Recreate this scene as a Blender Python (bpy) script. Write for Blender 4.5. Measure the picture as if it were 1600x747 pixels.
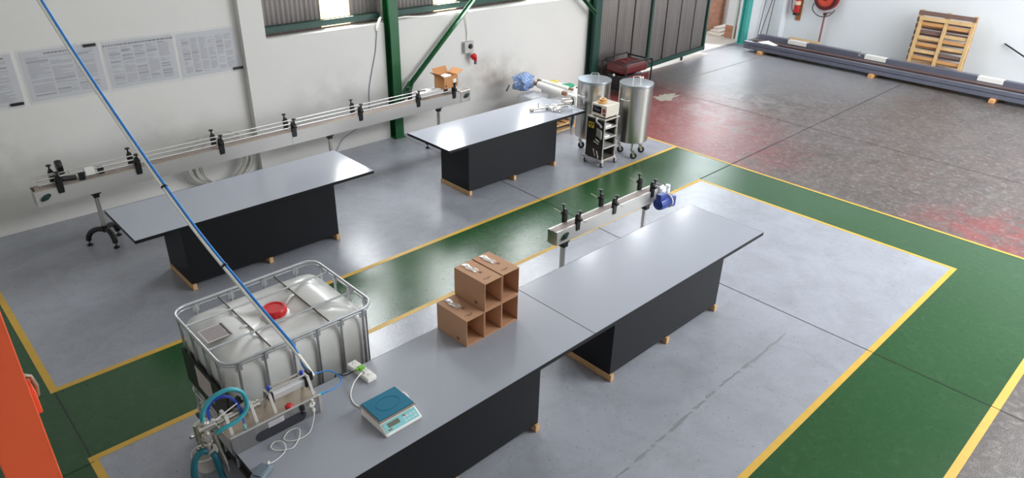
import bpy, math, random
from mathutils import Vector, Matrix
random.seed(4)
PI = math.pi
S = bpy.context.scene
COL = S.collection
for o in list(bpy.data.objects): bpy.data.objects.remove(o)

# ---------------------------------------------------------------- camera
FPX = 1107.25
cam = bpy.data.cameras.new('camera'); co = bpy.data.objects.new('camera', cam); COL.objects.link(co)
cam.sensor_width = 36; cam.lens = FPX / 1600 * 36; cam.clip_end = 200; cam.clip_start = .05
a, b, c = -0.7735623, 1.08339101, 0.02559857
co.matrix_world = Matrix.Translation((0, 0, 4.2)) @ (Matrix.Rotation(a, 4, 'Z') @ Matrix.Rotation(b, 4, 'X') @ Matrix.Rotation(c, 4, 'Z'))
S.camera = co
# ---------------------------------------------------------------- world, exposure
S.view_settings.view_transform = 'Standard'; S.view_settings.look = 'None'
S.view_settings.gamma = 1; S.view_settings.use_curve_mapping = False
S.view_settings.exposure = 0.13
w = bpy.data.worlds.new('world'); S.world = w; w.use_nodes = True
bgn = w.node_tree.nodes['Background']; bgn.inputs[0].default_value = (.80, .90, 1, 1); bgn.inputs[1].default_value = 3.2
# ---------------------------------------------------------------- lights
def area(name, loc, target, sx, sy, watts, color=(1, 1, 1), spread=180):
    l = bpy.data.lights.new(name, 'AREA'); l.shape = 'RECTANGLE'; l.size = sx; l.size_y = sy
    l.energy = watts; l.color = color; l.spread = math.radians(spread)
    o = bpy.data.objects.new(name, l); COL.objects.link(o); o.location = loc
    d = Vector(target) - Vector(loc); o.rotation_euler = d.to_track_quat('-Z', 'Y').to_euler(); return o
area('ceiling_fill_lamp', (12.5, -1.6, 6.05), (12.5, -1.0, 0), 10, 2.4, 1100, (.93, .97, 1))  # three unseen fill lamps added under the closed ceiling
area('ceiling_fill_lamp', (6.5, -1.4, 6.05), (6.5, -1.2, 0), 3, 2.0, 90, (1, .98, .95))
area('ceiling_fill_lamp', (3.0, 6.5, 6.05), (3.0, 6.5, 0), 4, 1.0, 25, (1, .98, .95))
area('doorway_and_fill_daylight', (12.5, -4.8, 2.3), (10.5, 5, .8), 10, 4.2, 900, (.90, .95, 1))  # no doorway here: large fill lamp added out of view before the front wall
area('doorway_and_fill_daylight', (17.2, 9.95, 2.2), (9, 6, .5), 1.7, 4.0, 70, (.9, .95, 1))
for wx in (5.82, 7.965, 10.11):
    area('window_daylight', (wx, 9.87, 3.85), (wx, 4, 3.85), .50, 3.9, 135, (.90, .95, 1))
for wx in (12.25, 14.40, 16.54):
    area('window_daylight', (wx, 9.87, 5.25), (wx, 4, 5.25), .50, 1.6, 75, (.88, .94, 1))

# ---------------------------------------------------------------- materials
MATS = {}
def lin(c):
    return tuple(((x / 255) / 12.92 if x / 255 <= .04045 else ((x / 255 + .055) / 1.055) ** 2.4) for x in c) + (1,)
def mat(name, rgb, rough=.5, metal=0, var=.08, vscale=6, bump=0, bscale=40, trans=0, alpha=1, coat=0, spec=.5, emis=None, estr=0, aniso=0, stretch=None, sss=0):
    if name in MATS: return MATS[name]
    m = bpy.data.materials.new(name); m.use_nodes = True; nt = m.node_tree; N = nt.nodes; L = nt.links
    p = N['Principled BSDF']; MATS[name] = m
    tc = N.new('ShaderNodeTexCoord'); mp = N.new('ShaderNodeMapping'); L.new(tc.outputs['Object'], mp.inputs[0])
    if stretch: mp.inputs['Scale'].default_value = stretch
    base = lin(rgb)
    nz = N.new('ShaderNodeTexNoise'); nz.inputs['Scale'].default_value = vscale; nz.inputs['Detail'].default_value = 5
    L.new(mp.outputs[0], nz.inputs['Vector'])
    mx = N.new('ShaderNodeMix'); mx.data_type = 'RGBA'
    mx.inputs[6].default_value = tuple(max(0, x * (1 - var)) for x in base[:3]) + (1,)
    mx.inputs[7].default_value = tuple(min(1, x * (1 + var)) for x in base[:3]) + (1,)
    L.new(nz.outputs[0], mx.inputs[0]); L.new(mx.outputs[2], p.inputs['Base Color'])
    p.inputs['Roughness'].default_value = rough; p.inputs['Metallic'].default_value = metal
    p.inputs['Transmission Weight'].default_value = trans; p.inputs['Alpha'].default_value = alpha
    p.inputs['Coat Weight'].default_value = coat; p.inputs['Specular IOR Level'].default_value = spec
    if aniso: p.inputs['Anisotropic'].default_value = aniso
    if sss: p.inputs['Subsurface Weight'].default_value = sss; p.inputs['Subsurface Radius'].default_value = (.1, .1, .1); p.inputs['Subsurface Scale'].default_value = .3
    if emis: p.inputs['Emission Color'].default_value = lin(emis); p.inputs['Emission Strength'].default_value = estr
    if bump:
        n2 = N.new('ShaderNodeTexNoise'); n2.inputs['Scale'].default_value = bscale; n2.inputs['Detail'].default_value = 4
        L.new(mp.outputs[0], n2.inputs['Vector'])
        bp = N.new('ShaderNodeBump'); bp.inputs['Strength'].default_value = bump; bp.inputs['Distance'].default_value = .01
        L.new(n2.outputs[0], bp.inputs['Height']); L.new(bp.outputs[0], p.inputs['Normal'])
    return m

def floor_mat(name, rgb, rough, speck=(60, 60, 60), speck_amt=.5, var=.14, bump=.12, wear=None, wear_amt=0, spots=(), coat=0, dirt=(90, 88, 86), dirt_amt=.0):
    m = mat(name, rgb, rough, var=var, vscale=.9, coat=coat); nt = m.node_tree; N = nt.nodes; L = nt.links; p = N['Principled BSDF']
    tc = [n for n in N if n.type == 'TEX_COORD'][0]
    cur = p.inputs['Base Color'].links[0].from_socket
    def mixin(cur, fac, color):
        mx = N.new('ShaderNodeMix'); mx.data_type = 'RGBA'; mx.inputs[7].default_value = lin(color)
        L.new(fac, mx.inputs[0]); L.new(cur, mx.inputs[6]); return mx.outputs[2]
    def noise(scale, detail, lo, hi, amt, rgh=.6, dist=0):
        n = N.new('ShaderNodeTexNoise'); n.inputs['Scale'].default_value = scale; n.inputs['Detail'].default_value = detail
        n.inputs['Roughness'].default_value = rgh; n.inputs['Distortion'].default_value = dist
        L.new(tc.outputs['Object'], n.inputs['Vector'])
        r = N.new('ShaderNodeMapRange'); r.inputs[1].default_value = lo; r.inputs[2].default_value = hi; r.inputs[4].default_value = amt
        L.new(n.outputs[0], r.inputs[0]); return r.outputs[0]
    if dirt_amt: cur = mixin(cur, noise(2.4, 10, .42, .70, dirt_amt, .78, .5), dirt)
    for (x, y, rad, colr, amt, lo) in spots:
        sb = N.new('ShaderNodeVectorMath'); sb.operation = 'DISTANCE'; sb.inputs[1].default_value = (x, y, 0); L.new(tc.outputs['Object'], sb.inputs[0])
        rr = N.new('ShaderNodeMapRange'); rr.inputs[1].default_value = rad; rr.inputs[2].default_value = rad * .45; rr.inputs[4].default_value = 1; L.new(sb.outputs[1], rr.inputs[0])
        ml = N.new('ShaderNodeMath'); ml.operation = 'MULTIPLY'; L.new(rr.outputs[0], ml.inputs[0]); L.new(noise(2.2, 9, lo, lo + .16, amt, .72, .5), ml.inputs[1])
        cur = mixin(cur, ml.outputs[0], colr)
    if wear: cur = mixin(cur, noise(11, 10, .50, .66, wear_amt, .8, .8), wear)
    if speck_amt: cur = mixin(cur, noise(34, 3, .66, .72, speck_amt, .5), speck)
    L.new(cur, p.inputs['Base Color'])
    n2 = N.new('ShaderNodeTexNoise'); n2.inputs['Scale'].default_value = 75; n2.inputs['Detail'].default_value = 3; L.new(tc.outputs['Object'], n2.inputs['Vector'])
    bp = N.new('ShaderNodeBump'); bp.inputs['Strength'].default_value = bump; bp.inputs['Distance'].default_value = .01
    L.new(n2.outputs[0], bp.inputs['Height']); L.new(bp.outputs[0], p.inputs['Normal'])
    n3 = N.new('ShaderNodeTexNoise'); n3.inputs['Scale'].default_value = 1.3; n3.inputs['Detail'].default_value = 6; L.new(tc.outputs['Object'], n3.inputs['Vector'])
    r3 = N.new('ShaderNodeMapRange'); r3.inputs[3].default_value = rough - .07; r3.inputs[4].default_value = rough + .1; L.new(n3.outputs[0], r3.inputs[0]); L.new(r3.outputs[0], p.inputs['Roughness'])
    return m

M_conc = floor_mat('bare_concrete', (92, 85, 81), .36, speck=(52, 48, 46), var=.35, bump=.2, wear=(150, 143, 140), wear_amt=.55, dirt=(58, 50, 48), dirt_amt=.85,
                   spots=((11.0, 7.6, 2.7, (128, 50, 48), .95, .28), (10.7, 6.0, 1.9, (128, 54, 52), .8, .38), (10.2, 1.3, 1.5, (135, 52, 52), .75, .40), (13.3, 3.4, 3.6, (92, 70, 66), .4, .42),
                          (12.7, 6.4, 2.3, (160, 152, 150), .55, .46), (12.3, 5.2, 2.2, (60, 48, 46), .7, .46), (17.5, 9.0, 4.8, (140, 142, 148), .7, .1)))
M_fgrey = floor_mat('grey_floor_paint', (158, 161, 170), .20, speck=(95, 97, 102), speck_amt=.6, var=.07, bump=.15, dirt=(122, 123, 126), dirt_amt=.45)
M_fgreen = floor_mat('green_floor_paint', (34, 76, 38), .20, speck=(20, 40, 26), speck_amt=.6, var=.12, bump=.15, wear=(80, 112, 84), wear_amt=.18)
M_fyel = mat('yellow_line_paint', (208, 166, 66), .5, var=.15, vscale=9, bump=.1)
M_crack = mat('dark_joint', (42, 40, 40), .8)
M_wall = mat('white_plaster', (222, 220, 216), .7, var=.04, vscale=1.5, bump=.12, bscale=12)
M_wallr = mat('cool_white_plaster', (228, 232, 235), .65, var=.04, vscale=1.5, bump=.08, bscale=12)
M_sheet = mat('grey_corrugated_sheet', (176, 168, 165), .55, metal=.1, var=.25, vscale=3, stretch=(3, 3, .4))
M_glow = mat('translucent_sheet', (255, 232, 190), .5, emis=(255, 232, 188), estr=1.6)
M_ggreen = mat('green_steel_paint', (28, 92, 52), .38, var=.15, vscale=5)
M_dgreen = mat('dark_green_steel', (28, 66, 56), .45, var=.2, vscale=5)
M_teal = mat('teal_steel_paint', (70, 170, 160), .45, var=.12)
M_ceil = mat('ceiling_sheet', (170, 170, 168), .7)
M_black = mat('black_board', (17, 17, 22), .5, var=.1, spec=.3)
M_blackp = mat('black_plastic', (22, 22, 24), .4)
M_top = mat('grey_melamine', (162, 166, 176), .16, var=.015, vscale=2, bump=.02, bscale=120)
M_pine = mat('pine_timber', (205, 165, 118), .7, var=.2, vscale=7, stretch=(1, 5, 5), bump=.1)
M_pine2 = mat('pallet_timber', (214, 178, 128), .75, var=.25, vscale=5, bump=.1)
M_pine3 = mat('orange_pallet_timber', (205, 152, 98), .75, var=.2, vscale=5)
M_pine4 = mat('weathered_timber', (122, 98, 90), .85, var=.25, vscale=6)
M_ss = mat('stainless_steel', (214, 209, 202), .26, metal=.85, var=.06, vscale=3, aniso=.4)
M_ss2 = mat('brushed_stainless', (200, 197, 193), .26, metal=1, var=.14, vscale=7, stretch=(6, 6, .12), bump=.12, bscale=9)
M_ssl = mat('pale_brushed_steel', (198, 196, 193), .38, metal=.35, var=.05, vscale=3)
M_ssd = mat('brown_tinted_stainless', (178, 164, 148), .35, metal=.6, var=.1)
M_galv = mat('galvanised_steel', (190, 193, 196), .36, metal=.7, var=.12, vscale=20)
M_alu = mat('aluminium', (228, 230, 232), .35, metal=.4)
M_belt = mat('brown_slat_belt', (158, 144, 138), .5, var=.2, vscale=30)
M_white = mat('white_plastic', (232, 230, 224), .45)
M_offw = mat('offwhite_plastic', (250, 247, 240), .45)
M_paper = mat('white_paper', (196, 195, 200), .55, var=.03)
M_print = mat('grey_print', (164, 162, 170), .7)
M_printd = mat('dark_print', (70, 70, 76), .7)
M_card = mat('brown_cardboard', (192, 148, 116), .8, var=.06, vscale=9)
M_cardin = mat('inner_cardboard', (176, 132, 100), .85, var=.06)
M_cardo = mat('orange_cardboard', (190, 135, 86), .8, var=.08)
M_cardm = mat('cardboard_print', (72, 50, 40), .8)
M_hdpe = mat('milky_plastic', (216, 216, 213), .36, var=.04, vscale=2, sss=.25, coat=.15)
M_red = mat('red_plastic', (205, 30, 36), .35)
M_redp = mat('red_enamel', (190, 40, 38), .35)
M_redd = mat('dark_red_enamel', (92, 26, 28), .35)
M_hosered = mat('orange_red_hose', (226, 84, 62), .5)
M_blue = mat('blue_enamel', (24, 56, 140), .3)
M_bluep = mat('blue_tube', (44, 136, 222), .35)
M_blued = mat('royal_blue_tube', (38, 72, 190), .35)
M_tealh = mat('teal_hose', (52, 158, 172), .3, var=.12, vscale=30, coat=.3)
M_tealpl = mat('teal_platform', (8, 112, 142), .6, spec=.25)
M_aqua = mat('aqua_panel', (146, 214, 220), .4)
M_lcd = mat('lcd_grey', (120, 125, 110), .25)
M_orange = mat('orange_steel_paint', (255, 104, 62), .5, var=.12, vscale=7)
M_greenpl = mat('lime_plug', (120, 190, 50), .4)
M_yel = mat('yellow_plastic', (222, 200, 50), .5)
M_gr2 = mat('green_cloth', (30, 150, 105), .6)
M_bgreen = mat('dark_bearing_green', (30, 58, 48), .45)
M_purlin = mat('dark_painted_purlin', (104, 106, 120), .4, metal=.2, var=.12, vscale=3)
M_purlinb = mat('red_oxide_purlin', (98, 78, 76), .5, metal=.2, var=.2)
M_greypl = mat('grey_blue_plastic', (128, 142, 152), .5)
M_brick = mat('face_brick', (190, 130, 100), .85, var=.15)
M_pave = mat('pale_paving', (205, 198, 188), .85, var=.12, vscale=3)
M_foil = mat('silver_foil', (215, 225, 228), .18, metal=.9, bump=.6, bscale=30)
M_grease = mat('yellow_sticker', (225, 185, 50), .5)
def clearmat(name, rgb, alpha, rough=.1):
    m = mat(name, rgb, rough, alpha=alpha, coat=.6, bump=.5, bscale=14); return m
M_film = clearmat('clear_film', (235, 238, 240), .26, .06)
M_bubble = mat('blue_bubble_film', (120, 160, 214), .2, alpha=.9, coat=.6, bump=.8, bscale=40, var=.65, vscale=16)
M_bag = clearmat('milky_bag_film', (205, 206, 212), .8, .25)
# bubble wrap: milky blobs on blue film
_n = M_bubble.node_tree; _v = _n.nodes.new('ShaderNodeTexVoronoi'); _v.inputs['Scale'].default_value = 22
_r = _n.nodes.new('ShaderNodeMapRange'); _r.inputs[1].default_value = .25; _r.inputs[2].default_value = .5
_m = _n.nodes.new('ShaderNodeMix'); _m.data_type = 'RGBA'; _m.inputs[6].default_value = lin((222, 232, 244)); _m.inputs[7].default_value = lin((84, 130, 196))
_n.links.new(_v.outputs[0], _r.inputs[0]); _n.links.new(_r.outputs[0], _m.inputs[0]); _n.links.new(_m.outputs[2], _n.nodes['Principled BSDF'].inputs['Base Color'])
# old brown smudges on the long wall; grey patches mostly paint in the conveyor's shadow
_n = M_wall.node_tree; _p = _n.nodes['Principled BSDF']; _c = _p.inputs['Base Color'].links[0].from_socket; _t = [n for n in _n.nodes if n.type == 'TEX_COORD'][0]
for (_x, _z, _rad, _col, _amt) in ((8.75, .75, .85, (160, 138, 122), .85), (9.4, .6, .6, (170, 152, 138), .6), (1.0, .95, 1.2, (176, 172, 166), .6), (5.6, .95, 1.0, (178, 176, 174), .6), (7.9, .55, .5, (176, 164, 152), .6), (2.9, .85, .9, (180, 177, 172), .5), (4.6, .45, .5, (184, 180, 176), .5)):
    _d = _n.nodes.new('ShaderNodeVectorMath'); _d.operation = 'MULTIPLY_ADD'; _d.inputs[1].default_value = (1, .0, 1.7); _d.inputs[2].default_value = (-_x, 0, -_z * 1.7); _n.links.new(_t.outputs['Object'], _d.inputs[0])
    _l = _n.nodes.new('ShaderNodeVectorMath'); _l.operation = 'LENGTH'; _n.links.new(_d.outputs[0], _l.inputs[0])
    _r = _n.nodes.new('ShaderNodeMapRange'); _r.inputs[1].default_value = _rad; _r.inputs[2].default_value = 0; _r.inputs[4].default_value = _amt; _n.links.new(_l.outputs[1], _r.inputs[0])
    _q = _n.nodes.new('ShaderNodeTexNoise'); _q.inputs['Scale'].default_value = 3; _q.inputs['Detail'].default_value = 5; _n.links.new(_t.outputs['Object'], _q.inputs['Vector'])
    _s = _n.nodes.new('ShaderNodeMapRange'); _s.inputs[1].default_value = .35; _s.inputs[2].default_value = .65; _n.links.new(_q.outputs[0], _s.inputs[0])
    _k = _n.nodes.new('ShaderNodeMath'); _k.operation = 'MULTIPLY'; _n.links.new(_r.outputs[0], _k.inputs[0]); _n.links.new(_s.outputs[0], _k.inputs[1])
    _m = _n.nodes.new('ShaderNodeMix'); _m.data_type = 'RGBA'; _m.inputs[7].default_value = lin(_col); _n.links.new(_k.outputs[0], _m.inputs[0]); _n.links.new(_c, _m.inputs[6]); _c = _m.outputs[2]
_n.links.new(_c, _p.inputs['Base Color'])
# brick texture
nt = M_brick.node_tree; br = nt.nodes.new('ShaderNodeTexBrick'); br.inputs['Color1'].default_value = lin((196, 138, 108)); br.inputs['Color2'].default_value = lin((176, 118, 90)); br.inputs['Mortar'].default_value = lin((150, 135, 120))
br.inputs['Scale'].default_value = 1; br.inputs['Brick Width'].default_value = .24; br.inputs['Row Height'].default_value = .085; br.inputs['Mortar Size'].default_value = .008
tcn = nt.nodes.new('ShaderNodeTexCoord'); mpn = nt.nodes.new('ShaderNodeMapping'); mpn.inputs['Rotation'].default_value = (PI / 2, 0, 0)
sepn = nt.nodes.new('ShaderNodeSeparateXYZ'); cmb = nt.nodes.new('ShaderNodeCombineXYZ'); ad = nt.nodes.new('ShaderNodeMath')
nt.links.new(tcn.outputs['Object'], sepn.inputs[0]); nt.links.new(sepn.outputs[0], ad.inputs[0]); nt.links.new(sepn.outputs[1], ad.inputs[1])
nt.links.new(ad.outputs[0], cmb.inputs[0]); nt.links.new(sepn.outputs[2], cmb.inputs[1]); nt.links.new(cmb.outputs[0], br.inputs['Vector'])
nt.links.new(br.outputs[0], nt.nodes['Principled BSDF'].inputs['Base Color'])

# ---------------------------------------------------------------- geometry helpers
class MB:
    def __init__(s): s.v = []; s.f = []; s.mi = []
    def add(s, vs, fs, mi=0):
        n = len(s.v); s.v += [tuple(p) for p in vs]; s.f += [tuple(i + n for i in f) for f in fs]; s.mi += [mi] * len(fs); return s
    def box(s, x0, x1, y0, y1, z0, z1, mi=0, rz=0, about=None):
        vs = [Vector((x, y, z)) for z in (z0, z1) for y in (y0, y1) for x in (x0, x1)]
        if rz:
            c = Vector(about) if about else Vector(((x0 + x1) / 2, (y0 + y1) / 2, 0)); R = Matrix.Rotation(rz, 3, 'Z')
            c.z = 0; vs = [R @ (v - c) + c for v in vs]
        return s.add(vs, [(0, 2, 3, 1), (4, 5, 7, 6), (0, 1, 5, 4), (2, 6, 7, 3), (0, 4, 6, 2), (1, 3, 7, 5)], mi)
    def obox(s, mtx, sx, sy, sz, mi=0):
        vs = [mtx @ Vector((x * sx / 2, y * sy / 2, z * sz / 2)) for z in (-1, 1) for y in (-1, 1) for x in (-1, 1)]
        return s.add(vs, [(0, 2, 3, 1), (4, 5, 7, 6), (0, 1, 5, 4), (2, 6, 7, 3), (0, 4, 6, 2), (1, 3, 7, 5)], mi)
    def bar(s, p0, p1, w, h, up=(0, 0, 1), mi=0):
        p0 = Vector(p0); p1 = Vector(p1); d = (p1 - p0); L = d.length; d.normalize(); u = Vector(up)
        if abs(d.dot(u)) > .98: u = Vector((1, 0, 0))
        r = d.cross(u).normalized(); u = r.cross(d).normalized()
        m = Matrix((r, d, u)).transposed().to_4x4(); m.translation = (p0 + p1) / 2
        return s.obox(m, w, L, h, mi)
    def tube(s, pts, r, n=10, closed=False, caps=True, mi=0):
        pts = [Vector(p) for p in pts]; k = len(pts); rs = r if isinstance(r, (list, tuple)) else [r] * k
        T = []
        for i in range(k):
            if closed: t = pts[(i + 1) % k] - pts[i - 1]
            else: t = pts[min(i + 1, k - 1)] - pts[max(i - 1, 0)]
            T.append(t.normalized())
        u = Vector((0, 0, 1)) if abs(T[0].z) < .9 else Vector((1, 0, 0))
        u = (u - T[0] * u.dot(T[0])).normalized(); vs = []
        for i in range(k):
            u = (u - T[i] * u.dot(T[i])).normalized(); w_ = T[i].cross(u)
            for j in range(n):
                an = 2 * PI * j / n; vs.append(pts[i] + (u * math.cos(an) + w_ * math.sin(an)) * rs[i])
        fs = []
        for i in range(k if closed else k - 1):
            i2 = (i + 1) % k
            for j in range(n):
                j2 = (j + 1) % n; fs.append((i * n + j, i2 * n + j, i2 * n + j2, i * n + j2)[::-1])
        if caps and not closed:
            fs.append(tuple(range(n))); fs.append(tuple(range((k - 1) * n, k * n))[::-1])
        return s.add(vs, fs, mi)
    def cyl(s, p0, p1, r, r2=None, n=20, mi=0): return s.tube([p0, p1], [r, r if r2 is None else r2], n, mi=mi)
    def lathe(s, prof, c=(0, 0, 0), n=32, axis='z', mi=0):
        vs = []; fs = []; c = Vector(c)
        for (r, z) in prof:
            for j in range(n):
                an = 2 * PI * j / n; x, y = r * math.cos(an), r * math.sin(an)
                vs.append(c + (Vector((x, y, z)) if axis == 'z' else Vector((z, x, y)) if axis == 'x' else Vector((x, z, -y))))
        for i in range(len(prof) - 1):
            for j in range(n):
                j2 = (j + 1) % n; fs.append((i * n + j, i * n + j2, (i + 1) * n + j2, (i + 1) * n + j))
        if prof[0][0] > 1e-6: fs.append(tuple(range(n))[::-1])
        if prof[-1][0] > 1e-6: fs.append(tuple(range((len(prof) - 1) * n, len(prof) * n)))
        return s.add(vs, fs, mi)
    def prism(s, poly, p0, d, axis='y', mi=0):
        # poly of (a,b); extruded along axis from p0 by d
        n = len(poly)
        def P(a_, b_, t):
            return (a_, t, b_) if axis == 'y' else ((t, a_, b_) if axis == 'x' else (a_, b_, t))
        vs = [P(a_, b_, p0) for a_, b_ in poly] + [P(a_, b_, p0 + d) for a_, b_ in poly]
        fs = [tuple(range(n)), tuple(range(n, 2 * n))[::-1]] + [(i, (i + 1) % n, n + (i + 1) % n, n + i) for i in range(n)]
        return s.add(vs, fs, mi)
    def build(s, name, mats, parent=None, bevel=0, smooth=False, loc=None, sub=0):
        me = bpy.data.meshes.new(name); me.from_pydata(s.v, [], s.f)
        for m in (mats if isinstance(mats, (list, tuple)) else [mats]): me.materials.append(m)
        me.polygons.foreach_set('material_index', s.mi)
        import bmesh
        bm = bmesh.new(); bm.from_mesh(me); bmesh.ops.recalc_face_normals(bm, faces=bm.faces); bm.to_mesh(me); bm.free()
        o = bpy.data.objects.new(name, me); COL.objects.link(o)
        if parent: o.parent = parent
        if loc: o.location = loc
        if bevel:
            md = o.modifiers.new('bevel', 'BEVEL'); md.width = bevel; md.segments = 2; md.limit_method = 'ANGLE'; md.angle_limit = .7
        if sub:
            md = o.modifiers.new('sub', 'SUBSURF'); md.levels = sub; md.render_levels = sub
        if smooth:
            me.polygons.foreach_set('use_smooth', [True] * len(me.polygons))
            if smooth != 'all':
                try:
                    md = o.modifiers.new('ws', 'EDGE_SPLIT'); md.split_angle = .7
                except Exception: pass
        return o
def spline(pts, n=8, closed=False):
    P = [Vector(p) for p in pts]; out = []; k = len(P)
    for i in range(k if closed else k - 1):
        if closed: p0, p1, p2, p3 = P[i - 1], P[i], P[(i + 1) % k], P[(i + 2) % k]
        else: p0, p1, p2, p3 = P[max(i - 1, 0)], P[i], P[i + 1], P[min(i + 2, k - 1)]
        for j in range(n):
            t = j / n
            out.append(.5 * ((2 * p1) + (p2 - p0) * t + (2 * p0 - 5 * p1 + 4 * p2 - p3) * t * t + (3 * p1 - p0 - 3 * p2 + p3) * t ** 3))
    if not closed: out.append(P[-1])
    return out
def rrect(x0, x1, y0, y1, r, z, n=6):
    out = []
    for cx, cy, a0 in ((x1 - r, y1 - r, 0), (x0 + r, y1 - r, PI / 2), (x0 + r, y0 + r, PI), (x1 - r, y0 + r, 1.5 * PI)):
        for i in range(n + 1):
            an = a0 + PI / 2 * i / n; out.append((cx + r * math.cos(an), cy + r * math.sin(an), z))
    return out
def thing(name, label, cat, loc=(0, 0, 0), rz=0, group=None):
    o = bpy.data.objects.new(name, None); COL.objects.link(o); o.location = loc; o.rotation_euler = (0, 0, rz); o.empty_display_size = .1
    return tag(o, label, cat, group)
def tag(o, label, cat, group=None, kind=None):
    o['label'] = label; o['category'] = cat
    if group: o['group'] = group
    if kind: o['kind'] = kind
    return o
def struct(o, label=None):
    o['kind'] = 'structure'
    if label: o['label'] = label
    return o
def copy_tree(o, parent=None):
    c_ = o.copy(); COL.objects.link(c_)
    if parent: c_.parent = parent
    for ch in list(KIDS(o)): copy_tree(ch, c_)
    return c_
def KIDS(o): return [x for x in bpy.data.objects if x.parent == o]
def corr(mb, x0, x1, y, z0, z1, pitch=.076, amp=.010, mi=0, ang=0):
    n = max(2, int((x1 - x0) / pitch * 6)); vs = []
    for i in range(n + 1):
        x = x0 + (x1 - x0) * i / n; yy = y + amp * math.cos(2 * PI * (x - x0) / pitch)
        vs += [(x, yy, z0), (x, yy, z1), (x, yy + .006, z0), (x, yy + .006, z1)]
    fs = []
    for i in range(n):
        a_ = i * 4; b_ = a_ + 4; fs += [(a_, b_, b_ + 1, a_ + 1), (a_ + 2, a_ + 3, b_ + 3, b_ + 2), (a_, a_ + 2, b_ + 2, b_), (a_ + 1, b_ + 1, b_ + 3, a_ + 3)]
    return mb.add(vs, fs, mi)

# ================================================================ STRUCTURE
XL, XR, YF = -3.0, 19.6, -5.0
fl = MB()
def q(x0, x1, y0, y1, z, mi): fl.add([(x0, y0, z), (x1, y0, z), (x1, y1, z), (x0, y1, z)], [(0, 1, 2, 3)], mi)
fl.box(XL - .3, XR + .3, YF - .3, 9.98, -.15, 0, 0)
q(XL, 9.96, .487, 9.95, .0012, 1)
q(.52, 9.96, 6.26, 9.95, .0024, 2)
q(.52, 9.02, 1.60, 5.17, .0024, 2)
lw = .03
def line(x0, y0, x1, y1, w_=lw):
    q(min(x0, x1) - w_, max(x0, x1) + w_, min(y0, y1) - w_, max(y0, y1) + w_, .0036, 3)
q(.49, 9.938, 6.23, 6.29, .0036, 3); q(.49, 9.044, 5.14, 5.20, .0036, 3); q(.49, 9.044, 1.57, 1.63, .0036, 3); q(.49, .55, 1.63, 5.14, .0036, 3); q(.49, .55, 6.29, 9.83, .0036, 3)
q(8.996, 9.044, 1.63, 5.14, .0036, 3); q(9.938, 9.982, .521, 9.4, .0036, 3); q(XL, 9.982, .453, .521, .0036, 3)
def cr(x0, y0, x1, y1, w_=.006):
    w_ *= .62
    d = Vector((x1 - x0, y1 - y0, 0)).normalized(); n = Vector((-d.y, d.x, 0)) * w_
    fl.add([(x0 + n.x, y0 + n.y, .0048), (x1 + n.x, y1 + n.y, .0048), (x1 - n.x, y1 - n.y, .0048), (x0 - n.x, y0 - n.y, .0048)], [(0, 1, 2, 3)], 4)
cr(6.72, 9.7, 6.69, 6.89); cr(6.69, 6.89, 6.59, 4.82); cr(6.59, 4.82, 6.56, .3); cr(6.56, .3, 6.56, YF)
cr(12.70, 9.0, 12.72, 1.7, .008); cr(12.72, 1.7, 12.75, YF, .008); cr(9.05, 5.19, 17.4, 5.262, .009); cr(.52, 6.22, .516, 5.2, .005); cr(.52, 5.13, XL, 5.06, .005)
cr(16.3, 9.86, 18.0, 9.82, .01)
# rough trowelled scar across the grey paint, and a faint worn line on the bare concrete
SCAR = [(3.0, 2.27), (3.72, 2.272), (4.09, 2.284), (4.6, 2.304), (5.03, 2.317), (5.54, 2.31), (6.3, 2.318)]; FA = [(17.2, 8.66), (13.6, 8.65)]
RS = random.Random(21); path = SCAR; vs_ = []
pts_ = []
for i in range(len(path) - 1):
    for k_ in range(9):
        u_ = k_ / 9; pts_.append((path[i][0] + (path[i + 1][0] - path[i][0]) * u_, path[i][1] + (path[i + 1][1] - path[i][1]) * u_))
for i, (x_, y_) in enumerate(pts_):
    w1, w2 = RS.uniform(.002, .022), RS.uniform(.002, .022); vs_ += [(x_ + w1, y_ - w1, .0030), (x_ - w2, y_ + w2, .0030)]
for i in range(len(pts_) - 1):
    if RS.random() < .8: fl.add([vs_[2 * i], vs_[2 * i + 2], vs_[2 * i + 3], vs_[2 * i + 1]], [(0, 1, 2, 3)], 5)
fl.add([(FA[0][0] + .03, FA[0][1] + .015, .0007), (FA[1][0] + .03, FA[1][1] + .015, .0007), (FA[1][0] - .03, FA[1][1] - .015, .0007), (FA[0][0] - .03, FA[0][1] - .015, .0007)], [(0, 1, 2, 3)], 6)
struct(fl.build('floor', [M_conc, M_fgreen, M_fgrey, M_fyel, M_crack, mat('rough_scar', (132, 134, 138), .7, var=.25, vscale=40, bump=.8, bscale=90), mat('worn_line', (118, 111, 98), .6, var=.3, vscale=14)]))

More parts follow.
